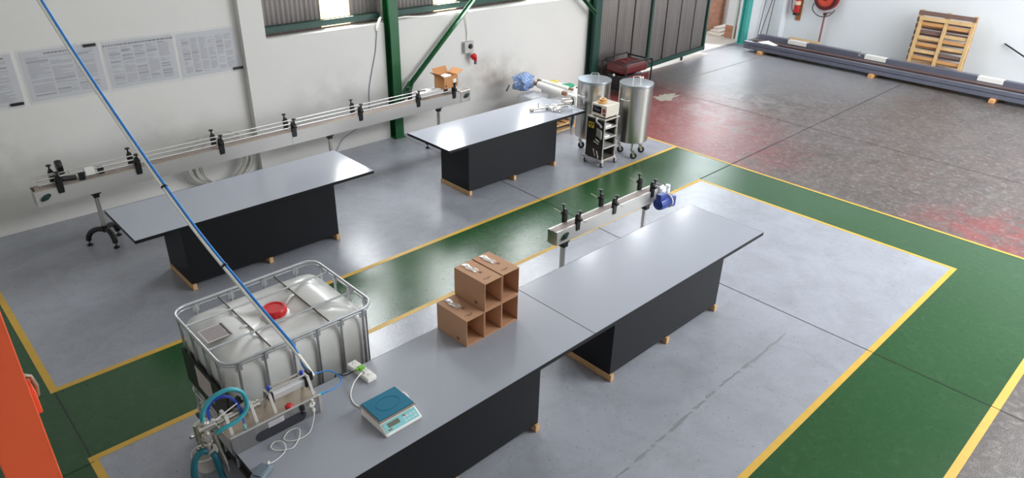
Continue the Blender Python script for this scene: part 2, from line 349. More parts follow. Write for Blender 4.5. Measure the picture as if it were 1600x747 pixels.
# long wall (back), lower white masonry, pilaster, raised left part
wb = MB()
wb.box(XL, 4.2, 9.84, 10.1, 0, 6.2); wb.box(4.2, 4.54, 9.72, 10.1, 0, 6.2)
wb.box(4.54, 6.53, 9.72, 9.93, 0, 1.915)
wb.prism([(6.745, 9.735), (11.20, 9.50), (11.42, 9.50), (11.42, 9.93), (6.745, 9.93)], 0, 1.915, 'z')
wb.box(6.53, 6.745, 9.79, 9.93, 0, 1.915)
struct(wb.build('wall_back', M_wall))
sh = MB(); corr(sh, 4.54, 5.56, 9.97, 1.84, 6.2); corr(sh, 6.08, 7.71, 9.97, 1.84, 6.2); corr(sh, 8.22, 9.86, 9.97, 1.84, 6.2); corr(sh, 10.36, 11.3, 9.97, 1.84, 6.2); corr(sh, 11.3, 12.0, 9.97, 4.4, 6.2); corr(sh, 12.5, 14.15, 9.97, 4.4, 6.2); corr(sh, 14.65, 16.29, 9.97, 4.4, 6.2); corr(sh, 16.79, 19.6, 9.97, 4.4, 6.2)
sho = sh.build('wall_back_cladding', M_sheet, smooth='all'); struct(sho)
gw = MB(); corr(gw, 5.56, 6.08, 9.975, 1.84, 6.2); struct(gw.build('window_1', M_glow, smooth='all'))
gw = MB(); corr(gw, 7.71, 8.22, 9.975, 1.84, 6.2); struct(gw.build('window_2', M_glow, smooth='all'))
for wi, (wx0, wz) in enumerate(((9.86, 1.84), (12.0, 4.4), (14.15, 4.4), (16.29, 4.4))):
    gw = MB(); corr(gw, wx0, wx0 + .5, 9.975, wz, 6.2); struct(gw.build('window_%d' % (wi + 3), M_glow, smooth='all'))
tr = MB(); tr.box(4.545, 11.2, 9.935, 9.955, 1.80, 1.93); struct(tr.build('trim_1', mat('red_brown_flashing', (92, 66, 58), .6), bevel=.003))
er = MB(); er.box(XR, XR + .3, YF, 10.3, 0, 6.2); er.box(XR - .28, XR, 9.38, 9.9, 0, 6.2); er.box(18.28, XR, 9.9, 10.1, 0, 6.2)
struct(er.build('wall_right', M_wallr, bevel=.01))
struct(MB().box(XL - .3, XL, YF, 10.1, 0, 6.2).build('wall_left', M_wall))
wf = MB(); wf.box(XL, XR, YF - .3, YF, 0, 6.2)
struct(wf.build('wall_front', M_wall))
ce = MB(); ce.box(XL - .3, XR + .3, YF - .3, 10.3, 6.2, 6.35); struct(ce.build('ceiling', M_ceil))
# steel frame
def ibeam(name, label, x, y0, z0, z1, m, fw=.165, depth=.19, group=None):
    t = thing(name, label, 'steel column', (x, y0, z0), 0, group); H = z1 - z0
    mb = MB(); mb.box(-fw / 2, fw / 2, 0, .012, 0, H); mb.box(-fw / 2, fw / 2, depth - .012, depth, 0, H); mb.box(-.005, .005, .012, depth - .012, 0, H)
    mb.build('beam_section', m, t, bevel=.002)
    MB().box(-fw / 2 - .02, fw / 2 + .02, -.015, depth, 0, .014).build('base_plate', m, t, bevel=.002)
    return t
ibeam('steel_column', 'bright green steel column standing behind the long wall conveyor', 6.637, 9.59, .0055, 6.19, M_ggreen)
ibeam('steel_column', 'dark green steel column beside the left edge of the corrugated sliding door', 11.33, 9.29, .0, 6.19, M_dgreen)
def girt(x0, x1, y, z, label):
    mb = MB(); mb.box(x0, x1, y, y + .006, z - .075, z); mb.box(x0, x1, y, y + .09, z, z + .006); mb.box(x0, x1, y, y + .09, z - .081, z - .075)
    tag(mb.build('wall_girt', M_dgreen, bevel=.002), label, 'steel rail')
girt(4.56, 6.54, 9.845, 2.05, 'green horizontal steel rail crossing the upper cladding left of the bright green column')
girt(6.73, 11.2, 9.845, 2.05, 'green horizontal steel rail crossing the upper cladding right of the bright green column')
def brace(p0, p1, label, plate=None):
    t = thing('diagonal_brace', label, 'steel brace', p0)
    d = Vector(p1) - Vector(p0)
    mb = MB(); mb.bar((0, 0, 0), d, .012, .085, up=(0, -1, 0)); mb.bar((0, .04, .0), d + Vector((0, .04, 0)), .07, .008, up=(0, -1, 0)); mb.build('angle_bar', M_ggreen, t, bevel=.002)
    if plate: return
    mb = MB()
    mb.prism([(-.07, -.16), (.1, -.06), (.16, .10), (.06, .16), (-.07, .02)], -.006, .012, 'y'); mb.build('gusset_plate', M_ggreen, t, bevel=.002)
brace((6.79, 9.575, .80), (11.0, 9.5, 4.55), 'green diagonal steel brace rising right from the foot of the bright green column')
brace((11.22, 9.26, 1.62), (7.3, 9.5, 4.9), 'dark green diagonal brace rising to the left from the column beside the sliding door', True)

# sliding door
dx0, dy0, dx1, dy1 = 11.45, 9.40, 16.22, 9.80
dl = math.hypot(dx1 - dx0, dy1 - dy0); dr = math.atan2(dy1 - dy0, dx1 - dx0)
dt = thing('sliding_door', 'large grey corrugated sheet sliding door in a dark green steel frame', 'sliding door', (dx0, dy0, 0), dr)
mb = MB(); corr(mb, 0, dl, .03, .14, 4.4, .076, .011); mb.build('door_sheeting', mat('dark_corrugated_sheet', (142, 136, 133), .6, metal=.1, var=.3, vscale=2.5, stretch=(3, 3, .3)), dt, smooth='all')
mb = MB()
for x in (.0, 2.02, dl - .08): MB().box(x, x + .07, -.035, .015, .10, 4.4).build('door_stile', M_dgreen, dt, bevel=.004)
for x in (.72, 1.38, 2.75, 3.42, 4.1): MB().box(x, x + .014, .010, .020, .2, 4.3).build('sheet_seam', M_blackp, dt)
MB().box(0, dl, -.04, .015, .11, .20).build('bottom_rail', M_dgreen, dt, bevel=.004)
MB().box(0, dl, -.04, .015, 4.3, 4.42).build('top_rail', M_dgreen, dt, bevel=.004)
for x in (.3, dl - 1.1):
    MB().lathe([(.0, -.012), (.05, -.012), (.05, .012), (0, .012)], (x, -.01, .061), 20, 'y').build('roller_wheel', M_blackp, dt, smooth=True)
# wall beyond, teal column, outside
t = thing('steel_column', 'turquoise steel column at the right edge of the open doorway', 'steel column', (18.15, 9.72, 0))
mb = MB(); mb.box(-.1, .1, 0, .012, 0, 4.4); mb.box(-.1, .1, .17, .182, 0, 4.4); mb.box(-.006, .006, .012, .17, 0, 4.4); mb.build('beam_section', M_teal, t, bevel=.002)
MB().box(-.13, .13, -.02, .20, 0, .015).build('base_plate', M_teal, t)
ext = MB(); ext.box(8, 40, 9.98, 40, -.16, -.005); ext.box(12.9, 16.3, 9.64, 9.98, -.02, .006); eo = ext.build('ground', M_pave); struct(eo)  # inner pale strip paints in the daylight spilling under the sliding door
bw = MB(); bw.box(14, 30, 11.3, 11.5, -.01, 3.2); tag(bw.build('brick_wall', M_brick), 'reddish face brick wall outside the open doorway', 'brick wall')
t = thing('gate_pier', 'white painted brick pier with turquoise trim just outside the doorway', 'pier', (18.56, 10.25, -.005))
MB().box(-.10, .12, 0, .30, 0, .34).build('brick_base', M_brick, t)
MB().box(-.10, .12, 0, .30, .34, 4.4).build('plaster_shaft', M_wallr, t, bevel=.01)
MB().box(-.14, -.10, -.02, .03, 0, 4.4).build('trim_post', mat('pale_green_trim', (196, 214, 204), .5), t)
MB().box(-.02, .07, -.04, 0, .62, .85).build('switch_box', M_teal, t, bevel=.005)
t = thing('drain_pipe', 'pale grey downpipe on the brick wall outside', 'pipe', (19.55, 11.19, -.005))
MB().cyl((0, 0, 0), (0, 0, 3.1), .085).build('pipe_body', mat('pale_grey_pipe', (205, 205, 202), .5), t, smooth=True)
MB().cyl((0, 0, .55), (0, 0, .63), .1).build('pipe_collar', mat('pale_grey_pipe', (205, 205, 202), .5), t, smooth=True)
t = thing('outdoor_steps', 'pale concrete steps in front of the brick wall outside', 'steps', (18.75, 10.62, -.005))
mb = MB(); mb.box(-.35, .55, 0, .44, 0, .06); mb.box(-.2, .55, .12, .44, .06, .12); mb.box(-.05, .55, .26, .44, .12, .18); mb.build('step_flight', mat('pale_step_concrete', (225, 220, 208), .8), t, bevel=.01)

# ================================================================ PACKING TABLES
def make_table():
    t = thing('packing_table', 'x', 'table')
    MB().box(-1.355, 1.355, -.4575, .4575, .806, .840).build('tabletop', M_top, t, bevel=.0015)
    eb = MB()
    eb.box(-1.3575, 1.3575, -.460, -.4575, .804, .8395); eb.box(-1.3575, 1.3575, .4575, .460, .804, .8395)
    eb.box(-1.3575, -1.355, -.46, .46, .804, .8395); eb.box(1.355, 1.3575, -.46, .46, .804, .8395)
    eb.build('edge_band', M_black, t)
    MB().box(-.89, .89, -.31, .31, .075, .806).build('base_cabinet', M_black, t, bevel=.002)
    for x in (-.87, 0, .87): MB().box(x - .022, x + .022, -.33, .33, .006, .075).build('timber_runner', M_pine, t, bevel=.002)
    return t
tA = make_table(); tA.location = (3.0, 7.405, 0); tA.scale.x = 1.025; tA['label'] = 'long grey topped packing table on black base, nearest the coiled cable on the wall'
def tbl(x, y, label, sx=1, sy=1):
    t = copy_tree(tA); t.location = (x, y, 0); t.scale = (sx, sy, 1); t['label'] = label; return t
tB = tbl(6.866, 7.327, 'grey topped packing table beside the two steel tanks, with a filler nozzle on it')
tC = tbl(5.165, 3.362, 'grey topped packing table beneath the short conveyor with the blue motor')
tD = tbl(2.4485, 3.362, 'foreground grey topped packing table carrying the piston filler, scale and cartons')
for t in (tA, tB, tC, tD): t['group'] = 'grey topped packing tables'

# ================================================================ CONVEYORS
def clamp(parent, x, y, z, side, k=1.0):
    # black guide rail clamp: bracket on the side plate, arm and knob
    mb = MB(); s_ = side
    mb.prism([(-.022, 0), (.022, 0), (.026, .03), (.026, .13), (.014, .165), (-.014, .165), (-.026, .13), (-.026, .03)], y - .012 * s_ - .012, .03, 'y')
    mb.box(-.018, .018, y - .03, y + .03, z - z + .10, .13)
    mb.v = [(v[0] * k + x, y + (v[1] - y) * k, v[2] * k + z) for v in mb.v]
    c_ = mb.build('rail_clamp', M_blackp, parent, bevel=.004)
    kz = z + .165 * k; kb = MB(); kb.cyl((x, y + .012 * s_, kz - .005), (x, y + .012 * s_, kz + .035), .008 * k, n=8); kb.lathe([(.0, .0), (.022 * k, .004), (.024 * k, .012), (.02 * k, .018), (0, .02)], (x, y + .012 * s_, kz + .03), 12)
    kb.build('clamp_knob', M_blackp, c_, smooth=True)
    return c_
def bearing(parent, x, y, z, s_=-1):
    mb = MB(); mb.prism([(x + .055 * math.cos(u) * (1 if abs(math.cos(u)) > .5 else 1) , z + (.03 + .0 * 1) * math.sin(u) + .4 * .055 * math.cos(u)) for u in [i * PI / 8 for i in range(16)]], y, .016 * s_, 'y')
    mb.lathe([(0, 0), (.03, 0), (.028, .024 ), (.012, .026), (0, .026)], (x, y, z), 20, 'y') if s_ > 0 else mb.lathe([(0, 0), (.03, 0), (.028, -.024), (.012, -.026), (0, -.026)], (x, y, z), 20, 'y')
    return mb.build('bearing', M_bgreen, parent, smooth=True)
def tripod_leg(parent, x, y, ztop):
    p = MB(); p.cyl((x, y, .17), (x, y, ztop - .03), .026, n=14)
    leg = p.build('support_leg', M_ss, parent, smooth=True)
    h = MB(); h.prism([(x - .075, ztop), (x + .075, ztop), (x + .06, ztop - .03), (x + .032, ztop - .045), (x + .032, ztop - .08), (x - .032, ztop - .08), (x - .032, ztop - .045), (x - .06, ztop - .03)], y - .035, .07, 'y')
    h.build('leg_clamp', M_blackp, leg, bevel=.004)
    f = MB(); f.cyl((x, y, .16), (x, y, .24), .034, n=16)
    for k in range(3):
        an = -PI / 2 + .15 + k * 2 * PI / 3; dx, dy = math.cos(an), math.sin(an)
        pts = [(x + dx * r_, y + dy * r_, z_) for r_, z_ in ((.02, .19), (.08, .20), (.15, .175), (.19, .12), (.2, .07))]
        f.tube(spline(pts, 4), [.032] * 17, 8)
    f.build('tripod_base', M_blackp, leg, smooth=True)
    for k in range(3):
        an = -PI / 2 + .15 + k * 2 * PI / 3; dx, dy = x + math.cos(an) * .2, y + math.sin(an) * .2
        mb = MB(); mb.cyl((dx, dy, .02), (dx, dy, .08), .007, n=8); mb.lathe([(.034, 0), (.034, .012), (.014, .024), (0, .024)], (dx, dy, .005), 16)
        mb.build('levelling_foot', M_blackp, leg, smooth=True)
# long conveyor (origin at left front floor)
t = thing('conveyor', 'long stainless steel conveyor with chrome guide rails running along the white wall', 'conveyor', (1.165, 8.75, 0))
L_, W_ = 6.33, .18; Z0, Z1 = .695, .885
mb = MB(); mb.box(0, L_ - .22, -.003, 0, Z0, Z1 - .01); mb.box(0, L_ - .22, 0, .012, Z0, Z0 + .003); mb.box(0, L_ - .22, -.003, .016, Z1 - .013, Z1 - .01)
for x in (1.1, 1.12, 2.35, 2.37, 3.25, 3.27, 4.35, 4.37):
    for z in (.74, .79, .84): mb.lathe([(.006, 0), (.006, -.004), (0, -.005)], (x, -.003, z), 8, 'y')
mb.build('front_side_plate', M_ssl, t, bevel=.001)
MB().box(0, L_ - .22, W_, W_ + .003, Z0, Z1 - .01).build('rear_side_plate', M_ssl, t)
MB().box(0, .003, 0, W_, Z0, Z1 - .02).build('end_plate', M_ss2, t)
MB().box(3.10, 3.30, -.006, -.003, Z0, Z1 - .01).build('joint_plate', M_ssl, t, bevel=.001)
mb = MB(); n = 150
for i in range(n):
    x = .03 + (L_ - .28) * i / n; mb.box(x, x + (L_ - .28) / n - .004, .045, W_ - .045, Z1 - .014, Z1 - .006)
mb.box(.02, L_ - .24, .035, W_ - .035, Z1 - .035, Z1 - .016)
mb.build('slat_belt', M_belt, t)
mb = MB(); mb.box(.015, L_ - .25, .008, .028, Z1 - .016, Z1 - .002); mb.box(.015, L_ - .25, W_ - .028, W_ - .008, Z1 - .016, Z1 - .002); mb.build('wear_strip', M_ssd, t)
for (y, z) in ((.02, .93), (.02, .985), (W_ - .02, .93), (W_ - .02, .985)):
    MB().cyl((.06 - (.03 if z > .95 else 0), y, z), (L_ - .30, y, z), .0075, n=8).build('guide_rail', M_ssl, t, smooth=True)
for i, x in enumerate((.26, 1.1, 2.12, 3.14, 4.21, 5.26, 5.98)):
    clamp(t, x, -.016, .80, -1, 1.3)
    clamp(t, x - .02, W_ + .016, .83, 1, 1.2)
bearing(t, .095, -.003, .79)
mb = MB(); mb.box(L_ - .22, L_, -.004, W_ + .004, Z0 + .0, Z1 + .0); mb.build('drive_end_housing', M_ss, t, bevel=.004)
bearing(t, L_ - .09, -.004, .80)
for x in (.60, 3.72, 5.72): tripod_leg(t, x, W_ / 2, Z0)
# drive / sensor block near left end
mb = MB(); mb.cyl((.30, .01, .95), (.44, .01, .935), .03, n=16); mb.lathe([(0, -.03), (.06, -.03), (.066, 0), (.06, .03), (0, .03)], (.33, .16, 1.06), 20, 'x'); mb.box(.31, .36, .1, .17, .93, 1.02)
mb.build('sensor_motor', M_blackp, t, smooth=True)
mb = MB(); mb.box(.47, .53, -.01, .05, .89, .98); mb.box(.68, .74, .02, .08, .90, .98); mb.build('sensor_block', M_blackp, t, bevel=.006)
MB().box(.54, .64, .01, .09, .92, 1.0).build('white_sensor', M_white, t, bevel=.006)
for x in (.10, ):
    for z in (.91, .94): MB().cyl((x - .05, .05, z + .05), (x + .3, .05, z + .08), .006, n=8).build('adjuster_rod', M_ss, t, smooth=True)

# open carton on the conveyor
t = thing('open_carton', 'small opened cardboard box with flaps up on the far end of the long conveyor', 'box', (7.06, 8.84, .9935), .12)
mb = MB(); w2, d2, hh, k = .155, .11, .185, .004
mb.box(-w2, w2, -d2, -d2 + k, 0, hh); mb.box(-w2, w2, d2 - k, d2, 0, hh); mb.box(-w2, -w2 + k, -d2, d2, 0, hh); mb.box(w2 - k, w2, -d2, d2, 0, hh); mb.box(-w2, w2, -d2, d2, 0, k)
mb.build('carton_body', M_cardo, t)
for (p0, dv, ax) in (((-w2, 0, hh), (-.10, 0, .07), 0), ((w2, 0, hh), (.12, 0, .06), 0), ((0, d2, hh), (0, .05, .10), 1)):
    mb = MB()
    if ax == 0: mb.add([(p0[0], -d2, hh), (p0[0], d2, hh), (p0[0] + dv[0], d2 + .01, hh + dv[2]), (p0[0] + dv[0], -d2 - .01, hh + dv[2])] + [(p0[0], -d2, hh + k), (p0[0], d2, hh + k), (p0[0] + dv[0], d2 + .01, hh + dv[2] + k), (p0[0] + dv[0], -d2 - .01, hh + dv[2] + k)], [(0, 1, 2, 3), (7, 6, 5, 4), (0, 4, 5, 1), (1, 5, 6, 2), (2, 6, 7, 3), (3, 7, 4, 0)])
    else: mb.add([(-w2, d2, hh), (w2, d2, hh), (w2, d2 + .05, hh + .1), (-w2, d2 + .05, hh + .1), (-w2, d2 + k, hh), (w2, d2 + k, hh), (w2, d2 + .05 + k, hh + .1), (-w2, d2 + .05 + k, hh + .1)], [(0, 1, 2, 3), (7, 6, 5, 4), (0, 4, 5, 1), (1, 5, 6, 2), (2, 6, 7, 3), (3, 7, 4, 0)])
    mb.build('carton_flap', M_cardo, t)
MB().box(.05, .12, -d2 - .002, -d2, .07, .13).build('shipping_label', M_white, t)
MB().box(-.13, -.10, -d2 - .002, -d2, .03, .06).build('printed_mark', M_cardm, t)
mb = MB(); mb.box(-.09, .07, -.07, .07, .12, .19, rz=.3); mb.build('packing_bag', M_white, t, bevel=.02)
t = thing('paper_sheet', 'small white paper sheet with a black clip lying on the conveyor rails', 'paper', (6.62, 8.86, .9932), .1)
MB().box(-.13, .13, -.07, .07, 0, .002).build('sheet', M_white, t)
MB().box(-.05, .03, -.015, .015, .002, .014, rz=-.5).build('black_clip', M_blackp, t, bevel=.004)

# short conveyor
t = thing('conveyor', 'short stainless conveyor with a blue motor beside the nearest long table', 'conveyor', (4.90, 4.35, 0), -.006)
L_, W_ = 1.74, .125; Z0, Z1 = .665, .822
mb = MB(); mb.box(0, L_, -.003, 0, Z0, Z1); mb.box(0, L_, 0, .02, Z1 - .003, Z1); mb.build('front_side_plate', M_ssl, t, bevel=.001)
mb = MB(); mb.box(0, L_, W_, W_ + .003, Z0, Z1); mb.box(0, L_, W_ - .02, W_, Z1 - .003, Z1); mb.build('rear_side_plate', M_ssl, t, bevel=.001)
MB().box(-.003, 0, -.003, W_ + .003, Z0, Z1).build('end_plate', M_ss2, t)
mb = MB(); n = 44
for i in range(n):
    x = .01 + (L_ - .03) * i / n; mb.box(x, x + (L_ - .03) / n - .005, .025, W_ - .025, Z1 - .010, Z1 + .002)
mb.box(.005, L_ - .02, .03, W_ - .03, Z1 - .03, Z1 - .012)
mb.build('slat_belt', M_belt, t)
bearing(t, .115, -.003, .745)
for x in (.32, .93, 1.63):
    clamp(t, x, -.014, Z1 - .075, -1, 1.15); MB().cyl((x, -.12, Z1 + .06), (x, .02, Z1 + .05), .005, n=8).build('clamp_rod', M_ss, t, smooth=True)
for x in (.20, .80, 1.50):
    clamp(t, x + .05, W_ + .014, Z1 - .03, 1, 1.1); MB().cyl((x + .05, W_ + .16, Z1 + .10), (x + .05, W_ + .01, Z1 + .08), .005, n=8).build('clamp_rod', M_ss, t, smooth=True)
for x in (.18, 1.62):
    lg = MB().box(x - .022, x + .022, .045, .085, .02, Z0 - .03).build('support_leg', M_ss2, t, bevel=.002)
    h = MB(); h.prism([(x - .075, Z0), (x + .075, Z0), (x + .06, Z0 - .03), (x + .034, Z0 - .045), (x + .034, Z0 - .09), (x - .034, Z0 - .09), (x - .034, Z0 - .045), (x - .06, Z0 - .03)], .022, .08, 'y')
    h.build('leg_clamp', M_blackp, lg, bevel=.004)
    MB().box(x - .05, x + .05, -.08, .27, .006, .03).build('foot_plate', M_blackp, lg, bevel=.004)
mm = MB()
mm.lathe([(0, -.11), (.05, -.11), (.068, -.10), (.072, -.07), (.072, .06), (.064, .075), (0, .08)], (1.70, -.12, .70), 24, 'x')
mo = mm.build('motor', M_blue, t, smooth=True)
mb = MB()
for k in range(14):
    an = 2 * PI * k / 14; mb.box(1.62, 1.75, -.12 + .071 * math.cos(an) - .003, -.12 + .071 * math.cos(an) + .003, .70 + .071 * math.sin(an) - .006, .70 + .071 * math.sin(an) + .006)
mb.build('cooling_fins', M_blue, mo)
MB().box(1.60, 1.72, -.15, -.08, .76, .82).build('terminal_box', M_blue, mo, bevel=.008)
MB().box(1.80, 1.87, -.19, -.06, .63, .76).build('gear_cover', M_blue, mo, bevel=.012)
MB().lathe([(0, 0), (.088, 0), (.088, .012), (0, .012)], (1.775, -.12, .70), 24, 'x').build('mounting_flange', M_white, mo, smooth=True)
mb = MB(); mb.box(1.75, 1.84, -.02, .12, .72, .85); mb.cyl((1.80, -.05, .77), (1.80, .06, .77), .055, n=16); mb.box(1.86, 1.92, -.06, .03, .66, .80); mb.cyl((1.9, -.03, .8), (1.9, -.03, .84), .03, n=12)
mb.build('gearbox', M_alu, t, bevel=.008)
MB().box(1.765, 1.825, .0, .10, .851, .858).build('gearbox_cap', M_blackp, t)

# ================================================================ CARTONS
CW, CD, CH = .186, .36, .242
def make_carton():
    t = thing('cardboard_carton', 'x', 'box'); k = .004
    mb = MB(); x, y, z = CW / 2 - .001, CD / 2, CH
    # sleeve open at the front (-y); back closed
    mb.box(-x, x, -y, y, 0, k); mb.box(-x, x, -y, y, z - k, z); mb.box(-x, -x + k, -y, y, k, z - k); mb.box(x - k, x, -y, y, k, z - k); mb.box(-x + k, x - k, y - k, y, k, z - k)
    mb.build('carton_shell', M_card, t)
    MB().box(-x + k, x - k, y - .03, y - .026, k, z - k).build('inner_flap', M_cardin, t)
    mb = MB()
    mb.add([(-x + k, -y + .01, k + .001), (x - k, -y + .01, k + .001), (x - k, y - .08, k + .03), (-x + k, y - .08, k + .03), (-x + k, -y + .01, k + .005), (x - k, -y + .01, k + .005), (x - k, y - .08, k + .034), (-x + k, y - .08, k + .034)], [(0, 1, 2, 3), (4, 5, 6, 7), (0, 1, 5, 4), (2, 3, 7, 6), (0, 3, 7, 4), (1, 2, 6, 5)])
    mb.build('bottom_flap', M_cardin, t)
    # printed marks: small square symbols and a text line
    mb = MB()
    def sq(cx, cy, s_):
        for (a0, a1, b0, b1) in ((-1, 1, .75, 1), (-1, 1, -1, -.75), (-1, -.75, -1, 1), (.75, 1, -1, 1), (-.4, .4, -.2, .5), (-.1, .1, -.6, -.2)):
            mb.box(cx + a0 * s_, cx + a1 * s_, cy + b0 * s_, cy + b1 * s_, z, z + .0006)
    sq(.01, -.02, .013)
    for i in range(7): mb.box(-.05 + i * .011, -.05 + i * .011 + .008, -.120, -.113, z, z + .0006)
    for i in range(3): mb.box(-.03 + i * .011, -.03 + i * .011 + .008, -.134, -.129, z, z + .0006)
    for (a0, a1, b0, b1) in ((-1, 1, .8, 1), (-1, 1, -1, -.8), (-1, -.8, -1, 1), (.8, 1, -1, 1), (-.6, -.1, -.6, .6), (.2, .6, -.6, .3)):
        s_ = .014; mb.box(-x - .0006, -x, -.075 + a0 * s_, -.075 + a1 * s_, .033 + b0 * s_, .033 + b1 * s_)
    mb.build('printed_marks', M_cardm, t)
    # wrinkled tape on the top at the back
    mb = MB(); nx, ny = 10, 6; vs = []
    for i in range(nx + 1):
        for j in range(ny + 1):
            vs.append((-.035 + .05 * j / ny + .008 * math.sin(i), .165 - .16 * i / nx, z + .002 + random.random() * .007))
    mb.add(vs, [(i * (ny + 1) + j, (i + 1) * (ny + 1) + j, (i + 1) * (ny + 1) + j + 1, i * (ny + 1) + j + 1) for i in range(nx) for j in range(ny)])
    mb.build('clear_tape', mat('crinkled_tape', (225, 222, 216), .15, alpha=.75, coat=.8), t, smooth='all')
    return t
c0 = make_carton(); zt = .8415
cts = [(2.998, 3.635, zt, 'bottom left cardboard carton of the stack, its top uncovered'),
       (3.187, 3.640, zt, 'bottom middle open cardboard carton, under the two upper cartons'),
       (3.377, 3.645, zt, 'bottom right open cardboard carton, nearest the short conveyor'),
       (3.200, 3.655, zt + CH + .001, 'upper left open cardboard carton of the stack on the table'),
       (3.400, 3.665, zt + CH + .001, 'upper right open cardboard carton of the stack on the table')]
for i, (x, y, z, lb) in enumerate(cts):
    o = c0 if i == 0 else copy_tree(c0); o.location = (x, y, z); o.rotation_euler = (0, 0, .02 + .012 * (i % 2)); o['label'] = lb; o['group'] = 'open cardboard cartons stacked on the table'
    if i in (1, 2):
        for ch in KIDS(o):
            if ch.name.startswith('clear_tape'): bpy.data.objects.remove(ch)

# ================================================================ IBC TANK
t = thing('bulk_liquid_tank', 'large white plastic bulk tank in a galvanised cage with a red screw cap', 'tank', (1.867, 4.50, 0))
hx, hy = .60, .465
def tank_shell():
    mb = MB(); cols = 40; prof = []
    n = 64; rings = [(.0, .155, .90), (0, .17, .97), (0, .22, 1.0)] + [(0, .3 + .08 * i, 1.0) for i in range(9)] + [(0, 1.0, .995), (0, 1.05, .975), (0, 1.085, .93), (0, 1.10, .86)]
    vs = []
    for (_, z, s_) in rings:
        for j in range(n):
            an = 2 * PI * j / n; ca, sa = math.cos(an), math.sin(an)
            e = .22; px = math.copysign(abs(ca) ** e, ca); py = math.copysign(abs(sa) ** e, sa)
            # gentle vertical flutes on the sides
            fl_ = 1 - .006 * (math.cos(px * PI * 4.5) > .0) * (abs(py) > .95) * (z < 1.02)
            vs.append((px * (hx - .022) * s_, py * (hy - .022) * s_ * fl_, z))
    fs = [(i * n + j, i * n + (j + 1) % n, (i + 1) * n + (j + 1) % n, (i + 1) * n + j) for i in range(len(rings) - 1) for j in range(n)]
    fs.append(tuple(range(n))[::-1]); mb.add(vs, fs)
    # top: concentric rings toward the centre with raised pads and troughs
    base = (len(rings) - 1) * n; K = 14; idx = [base + j for j in range(n)]; z0 = 1.10
    def hgt(x, y):
        u, v = x / hx, y / hy; h = 0
        h += -.030 * math.exp(-((u + .02) ** 2 / .10 + (v) ** 2 / .9)) * 1.0
        h += .022 * (1 / (1 + math.exp(-18 * (abs(u) - .38)))) * (1 / (1 + math.exp(14 * (abs(v) - .78))))
        h += -.014 * math.exp(-((abs(v) - abs(u) * .9) ** 2) / .006) * (abs(u) > .1)
        h += .012 * math.exp(-((u) ** 2 + v ** 2) / .06)
        return h
    for k in range(1, K + 1):
        s_ = .86 * (1 - k / K); cur = []
        for j in range(n):
            an = 2 * PI * j / n; ca, sa = math.cos(an), math.sin(an); e = .22 + .78 * (k / K) * .6
            px = math.copysign(abs(ca) ** e, ca) * (hx - .03) * s_; py = math.copysign(abs(sa) ** e, sa) * (hy - .03) * s_
            w_ = min(1, k / 3); cur.append(len(mb.v)); mb.v.append((px, py, z0 + .012 * w_ + hgt(px, py) * w_))
        for j in range(n): mb.f.append((idx[j], idx[(j + 1) % n], cur[(j + 1) % n], cur[j])); mb.mi.append(0)
        idx = cur
    return mb
tank_shell().build('bottle', M_hdpe, t, smooth='all')
cp = MB(); n = 48; prof = [(.088, 0), (.090, .012), (.090, .05), (.082, .060), (.068, .060), (.066, .054), (0, .054)]; vs = []; fs = []
for (r_, z) in prof:
    for j in range(n):
        k = (1.04 if (j // 2) % 2 == 0 else .99) if .0 < z < .055 and r_ > .08 else 1.0; an = 2 * PI * j / n; vs.append((r_ * k * math.cos(an), r_ * k * math.sin(an), z + 1.10))
for i in range(len(prof) - 1):
    for j in range(n): fs.append((i * n + j, i * n + (j + 1) % n, (i + 1) * n + (j + 1) % n, (i + 1) * n + j))
cp.add(vs, fs); cp.build('screw_cap', M_red, t, smooth=True)
MB().lathe([(.11, 1.07), (.11, 1.10), (.085, 1.105)], (0, 0, 0), 32).build('filler_neck', M_hdpe, t, smooth=True)
cage = MB(); cage.tube(rrect(-hx, hx, -hy, hy, .11, 1.16), .011, 8, closed=True); cage.tube(rrect(-hx + .004, hx - .004, -hy + .004, hy - .004, .11, 1.132), .007, 6, closed=True)
cage.build('top_ring', M_galv, t, smooth='all')
for z in (.25, .45):
    MB().tube(rrect(-hx + .006, hx - .006, -hy + .006, hy - .006, .10, z), .008, 6, closed=True).build('cage_hoop', M_galv, t, smooth='all')
for x in (-.235, .235):
    MB().tube([(x, -hy + .005, 1.135), (x, -hy + .03, 1.128), (x, hy - .03, 1.128), (x, hy - .005, 1.135)], .007, 8).build('cross_bar', mat('dark_galvanised', (110, 104, 98), .45, metal=.6), t, smooth=True)
for y in (-.175, .215):
    MB().tube([(-hx + .005, y, 1.15), (-hx + .03, y, 1.143), (hx - .03, y, 1.143), (hx - .005, y, 1.15)], .008, 8).build('cross_bar', M_galv, t, smooth=True)
def upright(x, y, nx_, ny_):
    mb = MB(); px, py = x, y
    # flattened tab under the ring then tube down
    mb.tube([(px, py, .15), (px, py, 1.07), (px, py, 1.10), (px + nx_ * .004, py + ny_ * .004, 1.15)], [.0105, .0105, .013, .012], 8)
    tx, ty = (-ny_, nx_)
    mb.bar((px - tx * .024, py - ty * .024, 1.115), (px + tx * .024, py + ty * .024, 1.115), .014, .06)
    mb.build('upright_tube', M_galv, t, smooth=True)
for x in (-.50, -.31, -.10, .10, .30, .49):
    upright(x, -hy + .008, 0, -1)
for x in (-.42, -.14, .14, .42): upright(x, hy - .008, 0, 1)
for y in (-.33, -.11, .11, .33):
    upright(-hx + .008, y, -1, 0); upright(hx - .008, y, 1, 0)
lp = MB().box(-hx - .014, -hx - .010, -.41, .36, .58, .90).build('name_plate', mat('dark_plate', (34, 40, 38), .5), t, bevel=.001)
